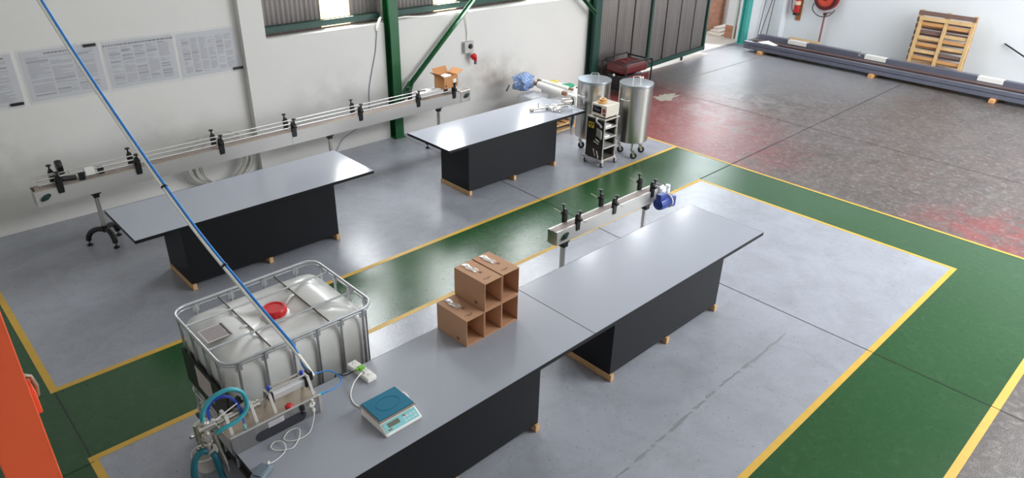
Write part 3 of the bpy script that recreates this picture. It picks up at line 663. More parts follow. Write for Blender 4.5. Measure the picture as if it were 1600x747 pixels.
MB().box(-hx - .0155, -hx - .014, -.16, .12, .66, .86).build('plate_sticker', mat('pinkish_label', (190, 175, 172), .6), lp)
# pallet
mb = MB(); mb.box(-hx, hx, -hy, hy, .13, .155)
for x in (-.5, 0, .5):
    for y in (-.38, 0, .38): mb.box(x - .06, x + .06, y - .06, y + .06, .02, .13)
for y in (-.38, 0, .38): mb.box(-hx, hx, y - .05, y + .05, .005, .022)
mb.build('tank_pallet', M_blackp, t, bevel=.004)
# moulded handles / fittings and document pocket
for (x, y, an) in ((.19, .10, .3), (-.27, -.05, .1)):
    pts = [(x + math.cos(an) * (u - .5) * .12, y + math.sin(an) * (u - .5) * .12, 1.095 + .035 * math.sin(PI * u)) for u in [i / 8 for i in range(9)]]
    MB().tube(pts, .012, 8).build('moulded_handle', M_hdpe, t, smooth=True)
pk = MB(); pk.box(-.555, -.365, -.09, .10, 1.135, 1.138, rz=.0); pko = pk.build('document_pocket', mat('pocket_paper', (196, 186, 184), .4, coat=.5), t)
mb = MB()
for i in range(9): mb.box(-.54, -.40 + random.random() * .02, -.07 + i * .018, -.064 + i * .018, 1.138, 1.1386)
mb.box(-.39, -.375, -.09, .10, 1.138, 1.1388)
mb.build('printed_lines', M_printd, pko)

# ================================================================ PISTON FILLER on table D
FX, FY, FZ = 1.07, 3.565, .8415
t = thing('piston_filling_machine', 'stainless steel pneumatic piston filler with blue tubes and a red stop button', 'filling machine', (FX, FY, FZ))
W = .635
mb = MB(); k = .003
mb.box(0, W, 0, k, 0, .147)                              # front panel
mb.box(0, k, 0, .235, 0, .115); mb.box(W - k, W, 0, .235, 0, .115)
mb.box(0, W, .232, .235, 0, .10)
mb.build('housing', M_ss2, t, bevel=.001)
MB().add([(0, .002, .118), (W, .002, .118), (W, .235, .10), (0, .235, .10), (0, .002, .112), (W, .002, .112), (W, .235, .094), (0, .235, .094)], [(0, 1, 2, 3), (4, 5, 6, 7), (0, 1, 5, 4), (2, 3, 7, 6), (0, 3, 7, 4), (1, 2, 6, 5)]).build('top_tray', M_ssd, t)
MB().box(0, W, -.004, .008, .141, .15).build('front_lip', M_ssl, t, bevel=.002)
MB().add([(W - .02, -.005, 0), (W, -.005, 0), (W, -.005, .147), (W - .02, -.005, .147), (W - .02, 0, 0), (W, 0, 0), (W, 0, .147), (W - .02, 0, .147)], [(0, 1, 2, 3), (4, 5, 6, 7), (0, 1, 5, 4), (2, 3, 7, 6), (0, 3, 7, 4), (1, 2, 6, 5)]).build('corner_strip', M_ssl, t)
for x in (.03, .195, .325, .60):
    MB().bar((x, .014, .10), (x, .092, .262), .02, .006, up=(0, -1, 0)).bar((x, .16, .255), (x, .20, .09), .02, .006, up=(0, 1, 0)).bar((x, .085, .262), (x, .165, .255), .02, .006).build('support_bracket', M_ssl, t, bevel=.001)
AY, AZ = .125, .215
ca = MB(); ca.box(.345, .59, AY - .028, AY + .028, AZ - .028, AZ + .028); cyo = ca.build('air_cylinder', M_alu, t, bevel=.008)
MB().box(.332, .352, AY - .037, AY + .037, AZ - .038, AZ + .045).build('cylinder_head', M_blackp, cyo, bevel=.004)
MB().box(.578, .600, AY - .037, AY + .037, AZ - .038, AZ + .045).build('cylinder_head', M_blackp, cyo, bevel=.004)
mb = MB()
for (y, z) in ((AY + .035, AZ + .045), (AY - .02, AZ + .058)): mb.cyl((.335, y, z), (.60, y, z), .007, n=10)
mb.build('tie_rod', M_ss, cyo, smooth=True)
MB().cyl((.24, AY, AZ), (.335, AY, AZ), .007, n=10).build('piston_rod', M_ss, t, smooth=True)
MB().cyl((-.02, AY, AZ - .005), (.235, AY, AZ - .005), .022, n=20).build('product_cylinder', M_ss, t, smooth=True)
mb = MB(); mb.lathe([(.03, 0), (.03, .02), (.024, .024), (.024, .03), (.03, .034), (.03, .05)], (.21, AY, AZ - .005), 20, 'x'); mb.build('clamp_ring', M_ss, t, smooth=True)
for x in (.345, .585):
    MB().lathe([(.012, 0), (.014, .02), (.008, .028), (0, .03)], (x, AY + .02, AZ + .045), 12).build('tube_fitting', M_blued, t, smooth=True)
mb = MB(); mb.box(.615, .65, AY - .015, AY + .04, AZ - .02, AZ + .05); mb.build('valve_block', M_blackp, t, bevel=.006)
# valve head at the left
vh = MB()
vh.cyl((-.03, AY, AZ), (-.11, AY, AZ), .034, n=16); vh.cyl((-.10, AY, AZ - .17), (-.10, AY, AZ + .06), .026, n=16)
vh.cyl((-.10, AY - .05, AZ - .05), (-.10, AY + .12, AZ - .05), .024, n=16); vh.cyl((-.14, AY - .02, AZ + .02), (-.04, AY - .02, AZ + .02), .02, n=14)
vh.cyl((-.13, AY + .05, AZ + .01), (-.13, AY + .05, AZ - .12), .018, n=14)
for z in (-.13, -.09, -.01, .04): vh.cyl((-.10, AY, AZ + z), (-.10, AY, AZ + z + .012), .036, n=16)
for y in (-.03, .07, .10): vh.cyl((-.10, AY + y, AZ - .05), (-.10, AY + y + .012, AZ - .05), .034, n=16)
vh.build('valve_head', M_ss, t, smooth=True)
mb = MB(); mb.cyl((-.06, AY - .03, AZ - .05), (-.03, AY - .06, AZ - .30), .013, n=12); mb.cyl((-.03, AY - .06, AZ - .30), (-.028, AY - .062, AZ - .37), .007, n=10); mb.build('filling_nozzle', M_ss, t, smooth=True)
for (x, y, z) in ((-.15, AY + .02, AZ - .16), (-.12, AY + .08, AZ - .17), (-.16, AY + .07, AZ - .09)): MB().lathe([(.0, 0), (.018, .004), (.018, .016), (0, .02)], (x, y, z), 10).build('wing_nut', M_ss2, t, smooth=True)
mb = MB(); mb.cyl((.105, AY + .02, AZ + .05), (.15, AY + .03, AZ + .06), .026, n=16); mb.cyl((.15, AY + .03, AZ + .06), (.16, AY + .035, AZ + .062), .03, n=16); mb.build('black_knob', M_blackp, t, smooth=True)
MB().cyl((-.05, AY - .02, AZ + .03), (.12, AY - .02, AZ + .085), .004, n=8).build('thin_rod', M_white, t, smooth=True)
MB().lathe([(0, 0), (.022, 0), (.022, -.012), (.014, -.016), (0, -.018)], (.28, .06, .0), 20, 'z')
mb = MB(); mb.lathe([(.014, 0), (.014, .015), (.027, .018), (.028, .032), (.02, .042), (0, .045)], (.42, .035, .115), 24); mb.build('stop_button', M_red, t, smooth=True)
mb = MB(); mb.lathe([(.027, 0), (.027, -.010), (.0, -.012)], (.560, 0, .108), 24, 'y'); go = mb.build('pressure_gauge', M_ss, t, smooth=True)
MB().lathe([(.022, 0), (.0, -.001)], (.560, -.0125, .108), 24, 'y').build('gauge_dial', M_white, go)
mb = MB(); mb.box(.557, .562, -.0150, -.0136, .108, .126); mb.build('gauge_needle', M_blackp, go)
MB().box(.475, .505, -.014, 0, .09, .13).build('switch', M_blackp, t, bevel=.004)
MB().lathe([(.010, 0), (.010, -.012), (0, -.014)], (.49, 0, .07), 12, 'y').build('cable_gland', M_blackp, t, smooth=True)
MB().lathe([(.014, 0), (.012, -.016), (0, -.018)], (.565, 0, .055), 12, 'y').build('cable_gland', M_white, t, smooth=True)
st = [(.20 + .045 * math.cos(u), .047 + .040 * math.sin(u)) for u in [PI / 2 + i * PI / 12 for i in range(13)]] + [(.47 + .045 * math.cos(u), .047 + .040 * math.sin(u)) for u in [-PI / 2 + i * PI / 12 for i in range(13)]]
MB().prism(st, -.0012, .0012, 'y').build('dark_oval', mat('dark_oval_grey', (52, 54, 62), .45), t)  # flat dark oval lying on the front panel
rp = MB().box(.25, .36, -.0024, -.0012, .085, .128).build('rating_label', mat('label_grey', (196, 196, 198), .5), t)
mb = MB()
for i in range(6): mb.box(.256, .256 + .07 + .03 * random.random(), -.003, -.0024, .09 + i * .006, .092 + i * .006)
mb.build('printed_lines', M_print, rp)
# teal product hose loop and blue air tubes (parts of the machine)
pts = [(-.10, AY, AZ + .05), (-.085, AY, AZ + .12), (-.02, AY, AZ + .19), (.09, AY - .01, AZ + .205), (.165, AY - .02, AZ + .14), (.165, AY - .04, AZ + .03), (.09, AY - .06, AZ - .01), (.0, AY - .06, AZ - .02), (-.05, AY - .05, AZ - .04)]
MB().tube(spline(pts, 8), .0145, 12).build('product_hose', M_tealh, t, smooth='all')
for (o1, o2) in ((0, 0), (.012, .012)):
    pts = [(-.05, AY + .02, AZ + .02), (-.05 + o1, AY + .03, AZ + .10), (.02, AY + .02, AZ + .15 + o2), (.09, AY, AZ + .13 + o2), (.125 + o1, AY - .02, AZ + .03), (.12, AY - .07, AZ - .07), (.115, AY - .085, AZ - .12)]
    MB().tube(spline(pts, 6), .0045, 8).build('air_tube', M_blued, t, smooth='all')
MB().cyl((.118, AY - .08, AZ - .05), (.116, AY - .084, AZ - .085), .009, n=10).build('tube_fitting', M_aqua, t, smooth=True)
pts = [(.63, AY + .02, AZ + .02), (.70, AY + .05, AZ - .03), (.80, AY + .03, AZ - .05), (.84, AY - .04, AZ - .09), (.80, AY - .09, AZ - .10), (.70, AY - .11, AZ - .09), (.655, AY - .10, AZ - .085)]
MB().tube(spline(pts, 8), .005, 8).build('air_tube', M_bluep, t, smooth='all')
MB().cyl((.635, AY - .10, AZ - .085), (.67, AY - .105, AZ - .088), .011, n=10).build('tube_fitting', mat('cyan_plastic', (60, 175, 210), .35), t, smooth=True)
# big teal hoses down to floor, attached to the valve head
t2 = thing('suction_hose', 'thick teal suction hose curving down left of the bucket to the floor', 'hose', (.9, 3.6, 0))
pts = [(.955, 3.675, .88), (.925, 3.68, .895), (.875, 3.68, .86), (.84, 3.66, .72), (.845, 3.6, .5), (.84, 3.5, .25), (.80, 3.3, .05), (.75, 3.0, .026), (.6, 2.7, .026)]
MB().tube([Vector(p) - Vector((.9, 3.6, 0)) for p in spline(pts, 8)], .020, 12).build('hose_body', mat('dark_teal_hose', (26, 104, 122), .35), t2, smooth='all')
t2 = thing('suction_hose', 'straight teal hose hanging down in front of the white bucket', 'hose', (1.0, 3.6, 0))
pts = [(.978, 3.660, .865), (.985, 3.64, .83), (.992, 3.62, .7), (1.02, 3.58, .5), (1.03, 3.55, .25), (1.10, 3.7, .05), (1.25, 4.0, .026)]
MB().tube([Vector(p) - Vector((1.0, 3.6, 0)) for p in spline(pts, 8)], .020, 12).build('hose_body', mat('dark_teal_hose', (26, 104, 122), .35), t2, smooth='all')
# bucket
t = thing('bucket', 'small white plastic bucket on the floor beneath the filler nozzle', 'bucket', (1.145, 4.48, .003))
MB().lathe([(0, 0), (.066, 0), (.072, .01), (.094, .15), (.100, .152), (.100, .160), (.091, .160), (.066, .012), (0, .01)], (0, 0, 0), 32).build('bucket_body', M_white, t, smooth='all')
# pedal and its cable
t = thing('foot_pedal', 'grey foot pedal switch lying on the table corner below the filler', 'pedal', (1.135, 3.31, .8415), .5)
mb = MB(); mb.prism([(-.065, 0), (.065, 0), (.065, .022), (.03, .045), (-.065, .03)], -.04, .08, 'y'); mb.build('pedal_body', M_greypl, t, bevel=.006)
MB().box(-.055, .045, -.032, .032, .036, .044).build('tread_pad', mat('grey_tread', (108, 122, 134), .6), t, bevel=.004)
MB().cyl((.06, 0, .02), (.085, .01, .018), .008, n=10).build('cable_boot', M_white, t, smooth=True)
pts = [(1.635, 3.547, .897), (1.60, 3.50, .87), (1.54, 3.44, .849), (1.47, 3.42, .848), (1.40, 3.44, .848), (1.375, 3.49, .848), (1.43, 3.53, .85), (1.49, 3.51, .855), (1.47, 3.45, .858), (1.43, 3.41, .849), (1.37, 3.38, .848),
       (1.29, 3.43, .848), (1.28, 3.48, .85), (1.32, 3.50, .852), (1.355, 3.46, .857), (1.335, 3.39, .850), (1.26, 3.355, .848), (1.205, 3.345, .856)]
tag(MB().tube(spline(pts, 8), .0029, 8).build('pedal_cable', M_offw, smooth='all'), 'thin white cable looped on the table between the filler and its foot pedal', 'cable')

# ================================================================ SCALE, POWER STRIP
t = thing('bench_scale', 'white bench scale with a teal weighing platform and aqua keypad', 'scale', (2.02, 3.215, .8415), .0)
mb = MB(); mb.prism([(-.165, 0), (.14, 0), (.14, .062), (-.085, .062), (-.165, .022)], -.145, .29, 'x'); mb.build('scale_body', M_offw, t, bevel=.008)
for x in (-.12, .12):
    for y in (-.14, .11): MB().cyl((x, y, -.001), (x, y, .004), .012, n=12).build('rubber_foot', M_blackp, t)
MB().box(-.148, .148, -.098, .145, .075, .088).build('platform_rim', mat('brown_steel_rim', (165, 150, 142), .4, metal=.5), t, bevel=.004)
po = MB().box(-.140, .140, -.088, .138, .088, .094).build('weighing_platform', M_tealpl, t, bevel=.003)
mb = MB(); mb.tube([(.085 * math.cos(u) * 1.0, .025 + .062 * math.sin(u), .094) for u in [i * 2 * PI / 32 for i in range(32)]], .0018, 6, closed=True); mb.build('raised_ring', M_tealpl, po, smooth='all')
MB().cyl((0, .02, .06), (0, .02, .076), .03).build('load_post', M_blackp, t)
m_ = Matrix.Translation((0, -.127, .0435)) @ Matrix.Rotation(math.atan2(.04, .08), 4, 'X')
po = MB().obox(m_, .262, .074, .002).build('keypad', M_aqua, t, bevel=.0005)
MB().obox(m_ @ Matrix.Translation((-.055, .008, .002)), .09, .032, .002).build('display', M_lcd, po)
mb = MB()
for i in range(4):
    for j in range(2): mb.obox(m_ @ Matrix.Translation((.03 + i * .026, -.018 + j * .026, .0015)), .018, .014, .001)
mb.build('buttons', mat('pale_buttons', (205, 232, 234), .4), po)
MB().obox(m_ @ Matrix.Translation((.035, .02, .0022)), .013, .013, .001).build('brand_mark', mat('brown_mark', (150, 120, 90), .4), po)
MB().obox(m_ @ Matrix.Translation((-.10, -.022, .0015)), .03, .012, .001).build('brand_mark', mat('brown_mark', (150, 120, 90), .4), po)

t = thing('power_strip', 'white multi-socket power strip with a lime green plug on the table edge', 'power strip', (2.125, 3.735, .8415), .06)
MB().box(-.038, .038, -.135, .125, 0, .038).build('strip_body', M_offw, t, bevel=.005)
mb = MB()
for y in (-.10, .09):
    for (dx, dy) in ((-.010, 0), (.010, 0), (0, .014)): mb.cyl((dx, y + dy, .0382), (dx, y + dy, .0386), .0035, n=8)
mb.build('socket_holes', M_blackp, t)
mb = MB(); mb.box(-.022, .026, -.02, .02, .038, .062); mb.cyl((-.02, 0, .05), (-.045, 0, .05), .012, n=12); mb.build('green_plug', M_greenpl, t, bevel=.006)
mb = MB(); mb.box(-.02, .024, -.072, -.036, .038, .058); mb.build('white_plug', M_white, t, bevel=.006)
pts = [(2.10, 3.68, .893), (2.06, 3.66, .895), (2.0, 3.64, .87), (1.93, 3.57, .847), (1.90, 3.47, .846), (1.93, 3.40, .846), (1.99, 3.372, .85)]
tag(MB().tube(spline(pts, 8), .0045, 8).build('mains_cable', M_offw, smooth='all'), 'white cord running from the power strip to the left of the bench scale', 'cable')
pts = [(2.10, 3.37, .85), (2.13, 3.40, .847), (2.18, 3.40, .846), (2.225, 3.34, .846), (2.215, 3.27, .846), (2.168, 3.23, .852)]
tag(MB().tube(spline(pts, 8), .0045, 8).build('mains_cable', M_offw, smooth='all'), 'white cord looping out at the right side of the bench scale', 'cable')
pts = [(2.072, 3.735, .8915), (2.04, 3.74, .885), (2.02, 3.77, .86), (2.0, 3.80, .85), (1.975, 3.835, .852), (1.965, 3.85, .78), (1.96, 3.87, .6), (1.96, 3.9, .1)]
tag(MB().tube(spline(pts, 8), .0045, 8).build('mains_cable', M_blackp, smooth='all'), 'black cord leaving the lime green plug over the table edge', 'cable')

# ================================================================ HANGING AIR HOSE
t = thing('air_supply_hose', 'white pipe and blue air hose hanging diagonally from the roof to the filler', 'hose', (1.75, 3.75, 1.08))
O = Vector((1.75, 3.75, 1.08))
base = [(1.735, 3.70, 1.045), (1.70, 3.85, 1.185), (1.585, 4.27, 1.52), (1.485, 4.86, 1.90), (1.33, 5.62, 2.62), (1.225, 6.30, 3.27), (1.14, 7.0, 3.98), (1.02, 7.9, 4.95), (.9, 8.6, 5.75), (.86, 8.8, 6.19)]
B_ = spline(base, 10)
MB().tube([p - O for p in B_], .0122, 10).build('white_pipe', M_offw, t, smooth='all')
def twist(i):
    return .019
side = Vector((.72, -.69, .02))
MB().tube([p - O + side * .0245 * (1 if i > 12 else -1 if i < 6 else (i - 9) / 3.0) + Vector((0, 0, .003)) for i, p in enumerate(B_)], .0085, 10).build('blue_hose', M_bluep, t, smooth='all')
for i in (24, 33):
    p = B_[i] - O + side * .0122; d = (B_[i + 1] - B_[i]).normalized(); MB().tube([p - d * .006, p + d * .006], .024, 12).build('cable_tie', M_blackp, t, smooth=True)
# ================================================================ ORANGE POST
t = thing('orange_post', 'orange painted steel post in the lower left corner close to the viewer', 'post', (.05, 1.95, 0))
MB().box(-.058, .060, -.05, .05, .004, 6.19).build('post_section', M_orange, t, bevel=.003)
MB().box(-.12, .12, -.12, .12, .002, .016).build('base_plate', M_orange, t)
mb = MB(); mb.box(.060, .072, -.03, .05, 2.86, 2.93); bo = mb.build('bracket', M_orange, t, bevel=.003)
MB().tube([(.064, .03, 2.87), (.078, .03, 2.88), (.082, .03, 2.91), (.076, .03, 2.945), (.062, .03, 2.955)], .005, 8).build('bracket_loop', M_ssd, bo, smooth=True)

# ================================================================ POSTERS
def poster(x0, x1, z0, z1, cols, y, label, tagpos=None, title=(.3, .8), dense=False, seed=1):
    R_ = random.Random(seed); t = thing('notice_sheet', label, 'notice', (x0, y, z0), 0, 'laminated notices on the white wall')
    w_, h_ = x1 - x0, z1 - z0
    MB().box(0, w_, -.002, 0, 0, h_).build('paper', M_paper, t)
    mb = MB(); md = MB(); cw = (w_ - .10) / cols
    if title: 
        x = w_ * title[0]
        while x < w_ * title[1]:
            l = R_.uniform(.015, .05); md.box(x, x + l, -.0030, -.002, h_ - .052, h_ - .034); x += l + .008
    for c_ in range(cols):
        z = h_ - .08
        while z > .04:
            if R_.random() < .10: z -= .018; continue
            l = cw - .02 if R_.random() < .72 else cw * R_.uniform(.3, .8)
            (md if (dense and R_.random() < .08) or R_.random() < .04 else mb).box(.05 + c_ * cw, .05 + c_ * cw + l, -.0030, -.002, z, z + .0075); z -= .0125
    mb.build('printed_text', M_print, t); md.build('bold_text', M_printd, t)
    if tagpos: MB().box(tagpos[0], tagpos[0] + .135, -.0260, -.0030, tagpos[1], tagpos[1] + .032).build('black_tag', M_blackp, t)
    mb = MB(); nx, nz = 16, 10; vs = []
    for i in range(nx + 1):
        for j in range(nz + 1): vs.append((-.02 + (w_ + .04) * i / nx, -.006 - R_.random() * .014, -.03 + (h_ + .06) * j / nz))
    mb.add(vs, [(i * (nz + 1) + j, (i + 1) * (nz + 1) + j, (i + 1) * (nz + 1) + j + 1, i * (nz + 1) + j + 1) for i in range(nx) for j in range(nz)])
    mb.build('plastic_sleeve', M_film, t, smooth='all')
poster(.62, 1.50, 1.555, 2.145, 4, 9.837, 'leftmost laminated notice sheet on the wall, cut by the picture edge', (.735, .0), (.3, .9), seed=2)
poster(1.58, 2.42, 1.56, 2.145, 3, 9.837, 'laminated notice sheet with a black tag at its top right corner, behind the hose', (.68, .555), (.3, .68), seed=3)
poster(2.47, 3.31, 1.56, 2.135, 5, 9.837, 'laminated notice sheet with dense dark ruled columns and a full width title', None, (.0, .98), True, seed=4)
poster(3.36, 4.15, 1.55, 2.125, 6, 9.837, 'laminated notice sheet nearest the wall pilaster, black tag at bottom right', (.69, .0), None, seed=5)

# ================================================================ WALL SOCKET, CABLES, COIL
t = thing('industrial_socket', 'grey wall isolator box with a red industrial plug hanging below', 'socket', (8.20, 9.655, 1.22), -.05)
MB().box(-.10, .10, -.07, 0, 0, .20).build('socket_box', mat('light_grey_box', (188, 188, 182), .5), t, bevel=.012)
mb = MB(); mb.lathe([(.045, 0), (.045, -.012), (.03, -.03), (0, -.032)], (.02, -.07, .12), 20, 'y'); mb.build('rotary_switch', M_blackp, t, smooth=True)
mb = MB(); mb.cyl((.03, -.05, .0), (.055, -.09, -.05), .04, n=16); mb.build('socket_collar', mat('light_grey_box', (188, 188, 182), .5), t, smooth=True)
mb = MB(); mb.cyl((.05, -.085, -.03), (.075, -.125, -.085), .055, n=16); mb.cyl((.075, -.125, -.085), (.085, -.13, -.13), .04, .028, n=14); mb.build('red_plug', M_red, t, smooth=True)
MB().cyl((.085, -.13, -.13), (.09, -.12, -.19), .024, n=12).build('plug_grip', mat('grey_grip', (110, 110, 112), .5), t, smooth=True)
pts = [(6.75, 9.70, 1.965), (6.95, 9.69, 1.97), (7.3, 9.68, 1.935), (7.7, 9.66, 1.925), (8.02, 9.63, 1.93), (8.13, 9.62, 1.88), (8.19, 9.635, 1.6), (8.19, 9.64, 1.43)]
tag(MB().tube(spline(pts, 8), .011, 8).build('wall_cable', M_offw, smooth='all'), 'white cable along the wall top dropping down to the industrial socket', 'cable')
pts = [(6.50, 9.76, 1.99), (6.44, 9.70, 1.985), (6.39, 9.685, 1.90), (6.38, 9.70, 1.82)]
tag(MB().tube(spline(pts, 8), .022, 8).build('wall_conduit', M_offw, smooth='all'), 'short white conduit hooked over the wall top left of the bright green column', 'conduit')
pts = [(6.38, 9.705, 1.82), (6.33, 9.71, 1.5), (6.24, 9.71, 1.2), (6.16, 9.71, .9), (6.12, 9.71, .5), (5.95, 9.70, .35), (5.6, 9.70, .2), (5.45, 9.69, .02)]
tag(MB().tube(spline(pts, 8), .006, 8).build('wall_cable', M_greypl, smooth='all'), 'thin grey cable hanging down the wall from the short conduit', 'cable')
t = thing('coiled_cable', 'coil of grey white cable leaning on the wall under the long conveyor', 'cable coil', (3.6, 9.62, 0))
R_ = random.Random(8)
for k in range(8):
    rr = .36 + R_.uniform(-.05, .05); ox = R_.uniform(-.07, .07)
    pts = [(ox + rr * 1.15 * math.cos(u), -.03 + .012 * k - .04 * math.sin(u), .012 + .97 * rr + rr * .97 * math.sin(u)) for u in [i * 2 * PI / 40 for i in range(40)]]
    MB().tube(pts, .011, 8, closed=True).build('cable_turn', mat('pale_cable', (196, 192, 184), .5), t, smooth='all')
pts = [(-.32, -.05, .02), (-.55, -.08, .012), (-.8, -.06, .012), (-1.0, 0, .012)]
MB().tube(spline(pts, 6), .011, 8).build('cable_tail', mat('pale_cable', (196, 192, 184), .5), t, smooth='all')

# ================================================================ STEEL TANKS
def steel_tank(x, y, label, rz):
    t = thing('mixing_tank', label, 'tank', (x, y, 0), rz, 'stainless steel tanks on castors')
    R = .262; zb, zt_ = .27, 1.20
    MB().lathe([(0, zb), (R - .02, zb), (R, zb + .015), (R, zt_), (R - .003, zt_), (R - .003, zb + .02), (0, zb + .02)], (0, 0, 0), 64).build('tank_body', M_ss2, t, smooth=True)
    lo = MB().lathe([(R + .005, zt_ - .03), (R + .007, zt_), (R + .005, zt_ + .008), (.12, zt_ + .014), (0, zt_ + .015)], (0, 0, 0), 64).build('lid', mat('lid_steel', (170, 176, 182), .3, metal=.9, var=.05), t, smooth=True)
    MB().tube([(-.06, 0, zt_ + .012), (-.06, 0, zt_ + .09), (-.052, 0, zt_ + .1), (.052, 0, zt_ + .1), (.06, 0, zt_ + .09), (.06, 0, zt_ + .012)], .006, 8).build('lid_handle', M_ss, lo, smooth=True)
    MB().tube([Matrix.Rotation(.80, 3, 'Z') @ Vector(p) for p in ((-R, -.07, .98), (-R - .035, -.065, .98), (-R - .04, -.05, .98), (-R - .04, .05, .98), (-R - .035, .065, .98), (-R, .07, .98))], .008, 8).build('side_handle', M_ssl, t, smooth=True)
    for k in range(3):
        an = k * 2 * PI / 3 - PI / 2; px, py = .20 * math.cos(an), .20 * math.sin(an)
        lg = MB().cyl((px, py, .15), (px, py, .30), .021, n=14).build('leg', M_ss, t, smooth=True)
        mb = MB(); mb.prism([(px - .025, .16), (px + .03, .16), (px + .045, .06), (px + .015, .055)], py - .03, .006, 'y'); mb.prism([(px - .025, .16), (px + .03, .16), (px + .045, .06), (px + .015, .055)], py + .024, .006, 'y'); mb.box(px - .03, px + .03, py - .03, py + .03, .15, .158)
        mb.build('castor_fork', M_ss, lg)
        mb = MB(); mb.lathe([(0, -.018), (.04, -.018), (.055, -.012), (.055, .012), (.04, .018), (0, .018)], (px + .03, py, .056), 24, 'y'); mb.build('castor_wheel', M_blackp, lg, smooth=True)
        MB().cyl((px + .03, py - .021, .056), (px + .03, py + .021, .056), .02, n=14).build('wheel_hub', M_galv, lg, smooth=True)
steel_tank(9.05, 6.55, 'stainless steel lidded tank on castors, right one at the yellow line', -.76)
steel_tank(8.68, 7.10, 'stainless steel lidded tank on castors, left one behind the trolley', -.90)

# ================================================================ TROLLEY + INSTRUMENT
t = thing('steel_trolley', 'small stainless steel trolley with black side panel and yellow warning sticker', 'trolley', (8.235, 6.475, 0))
w_, d_, h_ = .33, .335, .785
for x in (0, w_ - .028):
    for y in (0, d_ - .028): MB().box(x, x + .028, y, y + .028, .11, h_ - .02).build('frame_post', M_ss, t, bevel=.002)
mb = MB(); mb.box(-.015, w_ + .015, -.015, d_ + .015, h_ - .025, h_); mb.build('top_shelf', M_ss, t, bevel=.004)
mb = MB(); mb.box(-.015, w_ + .01, -.01, d_ + .01, .10, .13); mb.build('bottom_frame', M_ss, t, bevel=.003)
MB().box(-.006, 0, -.0, d_, .13, h_ - .03).build('side_panel', mat('black_panel', (44, 42, 40), .3), t)
MB().box(w_, w_ + .004, 0, d_, .13, h_ - .03).build('back_panel', mat('black_panel', (44, 42, 40), .3), t)
for z in (.62, .46, .30):
    MB().box(.03, w_ - .02, -.005, .30, z, z + .02).build('shelf', M_ssl, t, bevel=.002)
so = MB().box(-.0075, -.006, .20, .31, .60, .69).build('warning_sticker', M_grease, t)
mb = MB(); mb.box(-.0085, -.0075, .215, .245, .64, .675); mb.box(-.0085, -.0075, .262, .292, .64, .675); mb.box(-.0085, -.0075, .24, .27, .61, .63); mb.build('sticker_print', M_blackp, so)
for k, y in enumerate((.11, .08, .05, .03)):
    MB().cyl((-.025, y, .50 - .01 * k), (-.025, y, .63 - .01 * k), .012, n=12).build('hanging_tube', M_ss, t, smooth=True)
MB().tube(spline([(-.02, .13, .79), (-.05, .12, .74), (-.04, .06, .70), (-.03, .03, .66)], 6), .014, 8).build('outlet_hose', M_galv, t, smooth=True)
mb = MB(); mb.cyl((-.03, .06, .38), (-.03, .16, .41), .012, n=10); mb.cyl((-.03, .05, .42), (-.03, .13, .45), .012, n=10); mb.cyl((-.02, .12, .17), (-.02, .17, .28), .007, n=8); mb.cyl((-.02, .06, .15), (-.02, .10, .26), .007, n=8); mb.build('spare_fittings', M_ss, t, smooth=True)
mb = MB(); mb.box(.06, .2, .02, .14, .64, .665); mb.box(.05, .18, .02, .12, .48, .50); mb.build('small_tools', M_offw, t, bevel=.005)
MB().box(-.05, -.006, .29, .38, .12, .14).build('side_bracket', M_ssl, t, bevel=.003)
for (x, y) in ((0.0, .0), (w_, 0), (0, d_), (w_, d_)):
    lg = MB().box(x - .02, x + .025, y - .022, y + .022, .085, .10).build('castor_plate', M_ss, t)
    mb = MB(); mb.lathe([(0, -.014), (.03, -.014), (.042, -.009), (.042, .009), (.03, .014), (0, .014)], (x + .015, y, .0435), 20, 'y'); mb.build('castor_wheel', M_blackp, lg, smooth=True)
    mb = MB(); mb.cyl((x + .015, y - .018, .0435), (x + .015, y + .018, .0435), .02, n=12); mb.prism([(x - .015, .086), (x + .03, .086), (x + .025, .04), (x + .008, .04)], y - .02, .004, 'y'); mb.prism([(x - .015, .086), (x + .03, .086), (x + .025, .04), (x + .008, .04)], y + .016, .004, 'y'); mb.build('castor_fork', M_galv, lg)
t = thing('control_unit', 'beige bench instrument with dark display standing on the trolley top', 'instrument', (8.265, 6.485, .7855))
for (x, y) in ((.03, .03), (.27, .03), (.03, .25), (.27, .25)): MB().box(x, x + .03, y, y + .03, 0, .02).build('rubber_foot', M_blackp, t)
MB().box(0, .31, 0, .29, .018, .20).build('case', mat('beige_metal', (214, 206, 194), .4, metal=.3), t, bevel=.004)
MB().box(-.004, 0, .10, .27, .06, .17).build('display_window', mat('dark_window', (20, 22, 26), .15), t, bevel=.002)
mb = MB()
for i in range(4): mb.box(-.005, -.004, .125 + i * .03, .14 + i * .03, .09, .13)
mb.build('display_digits', mat('grey_digits', (90, 96, 104), .4), t)
MB().box(-.008, 0, .02, .07, .09, .15).build('red_switch', mat('rust_red', (150, 60, 45), .4), t, bevel=.003)
MB().box(-.006, 0, .02, .06, .04, .075).build('red_switch', M_redd, t, bevel=.003)
for i, (x, y, z, rr, lb) in enumerate(((8.36, 6.66, .987, .075, 'brown packing tape roll lying on the instrument, the lower one'), (8.39, 6.67, 1.0155, .06, 'brown packing tape roll resting on top of the lower tape roll'))):
    r_ = thing('tape_roll', lb, 'tape', (x, y, z), 0, 'brown tape rolls on the instrument')
    MB().lathe([(rr - .028, 0), (rr, 0), (rr, .028), (rr - .028, .028), (rr - .028, 0)], (0, 0, 0), 32).build('tape_winding', mat('golden_tape', (196, 150, 84), .35, coat=.5), r_, smooth=True)
    MB().lathe([(rr - .033, -.0), (rr - .028, 0), (rr - .028, .029), (rr - .033, .029), (rr - .033, 0)], (0, 0, 0), 32).build('tape_core', M_card, r_, smooth=True)

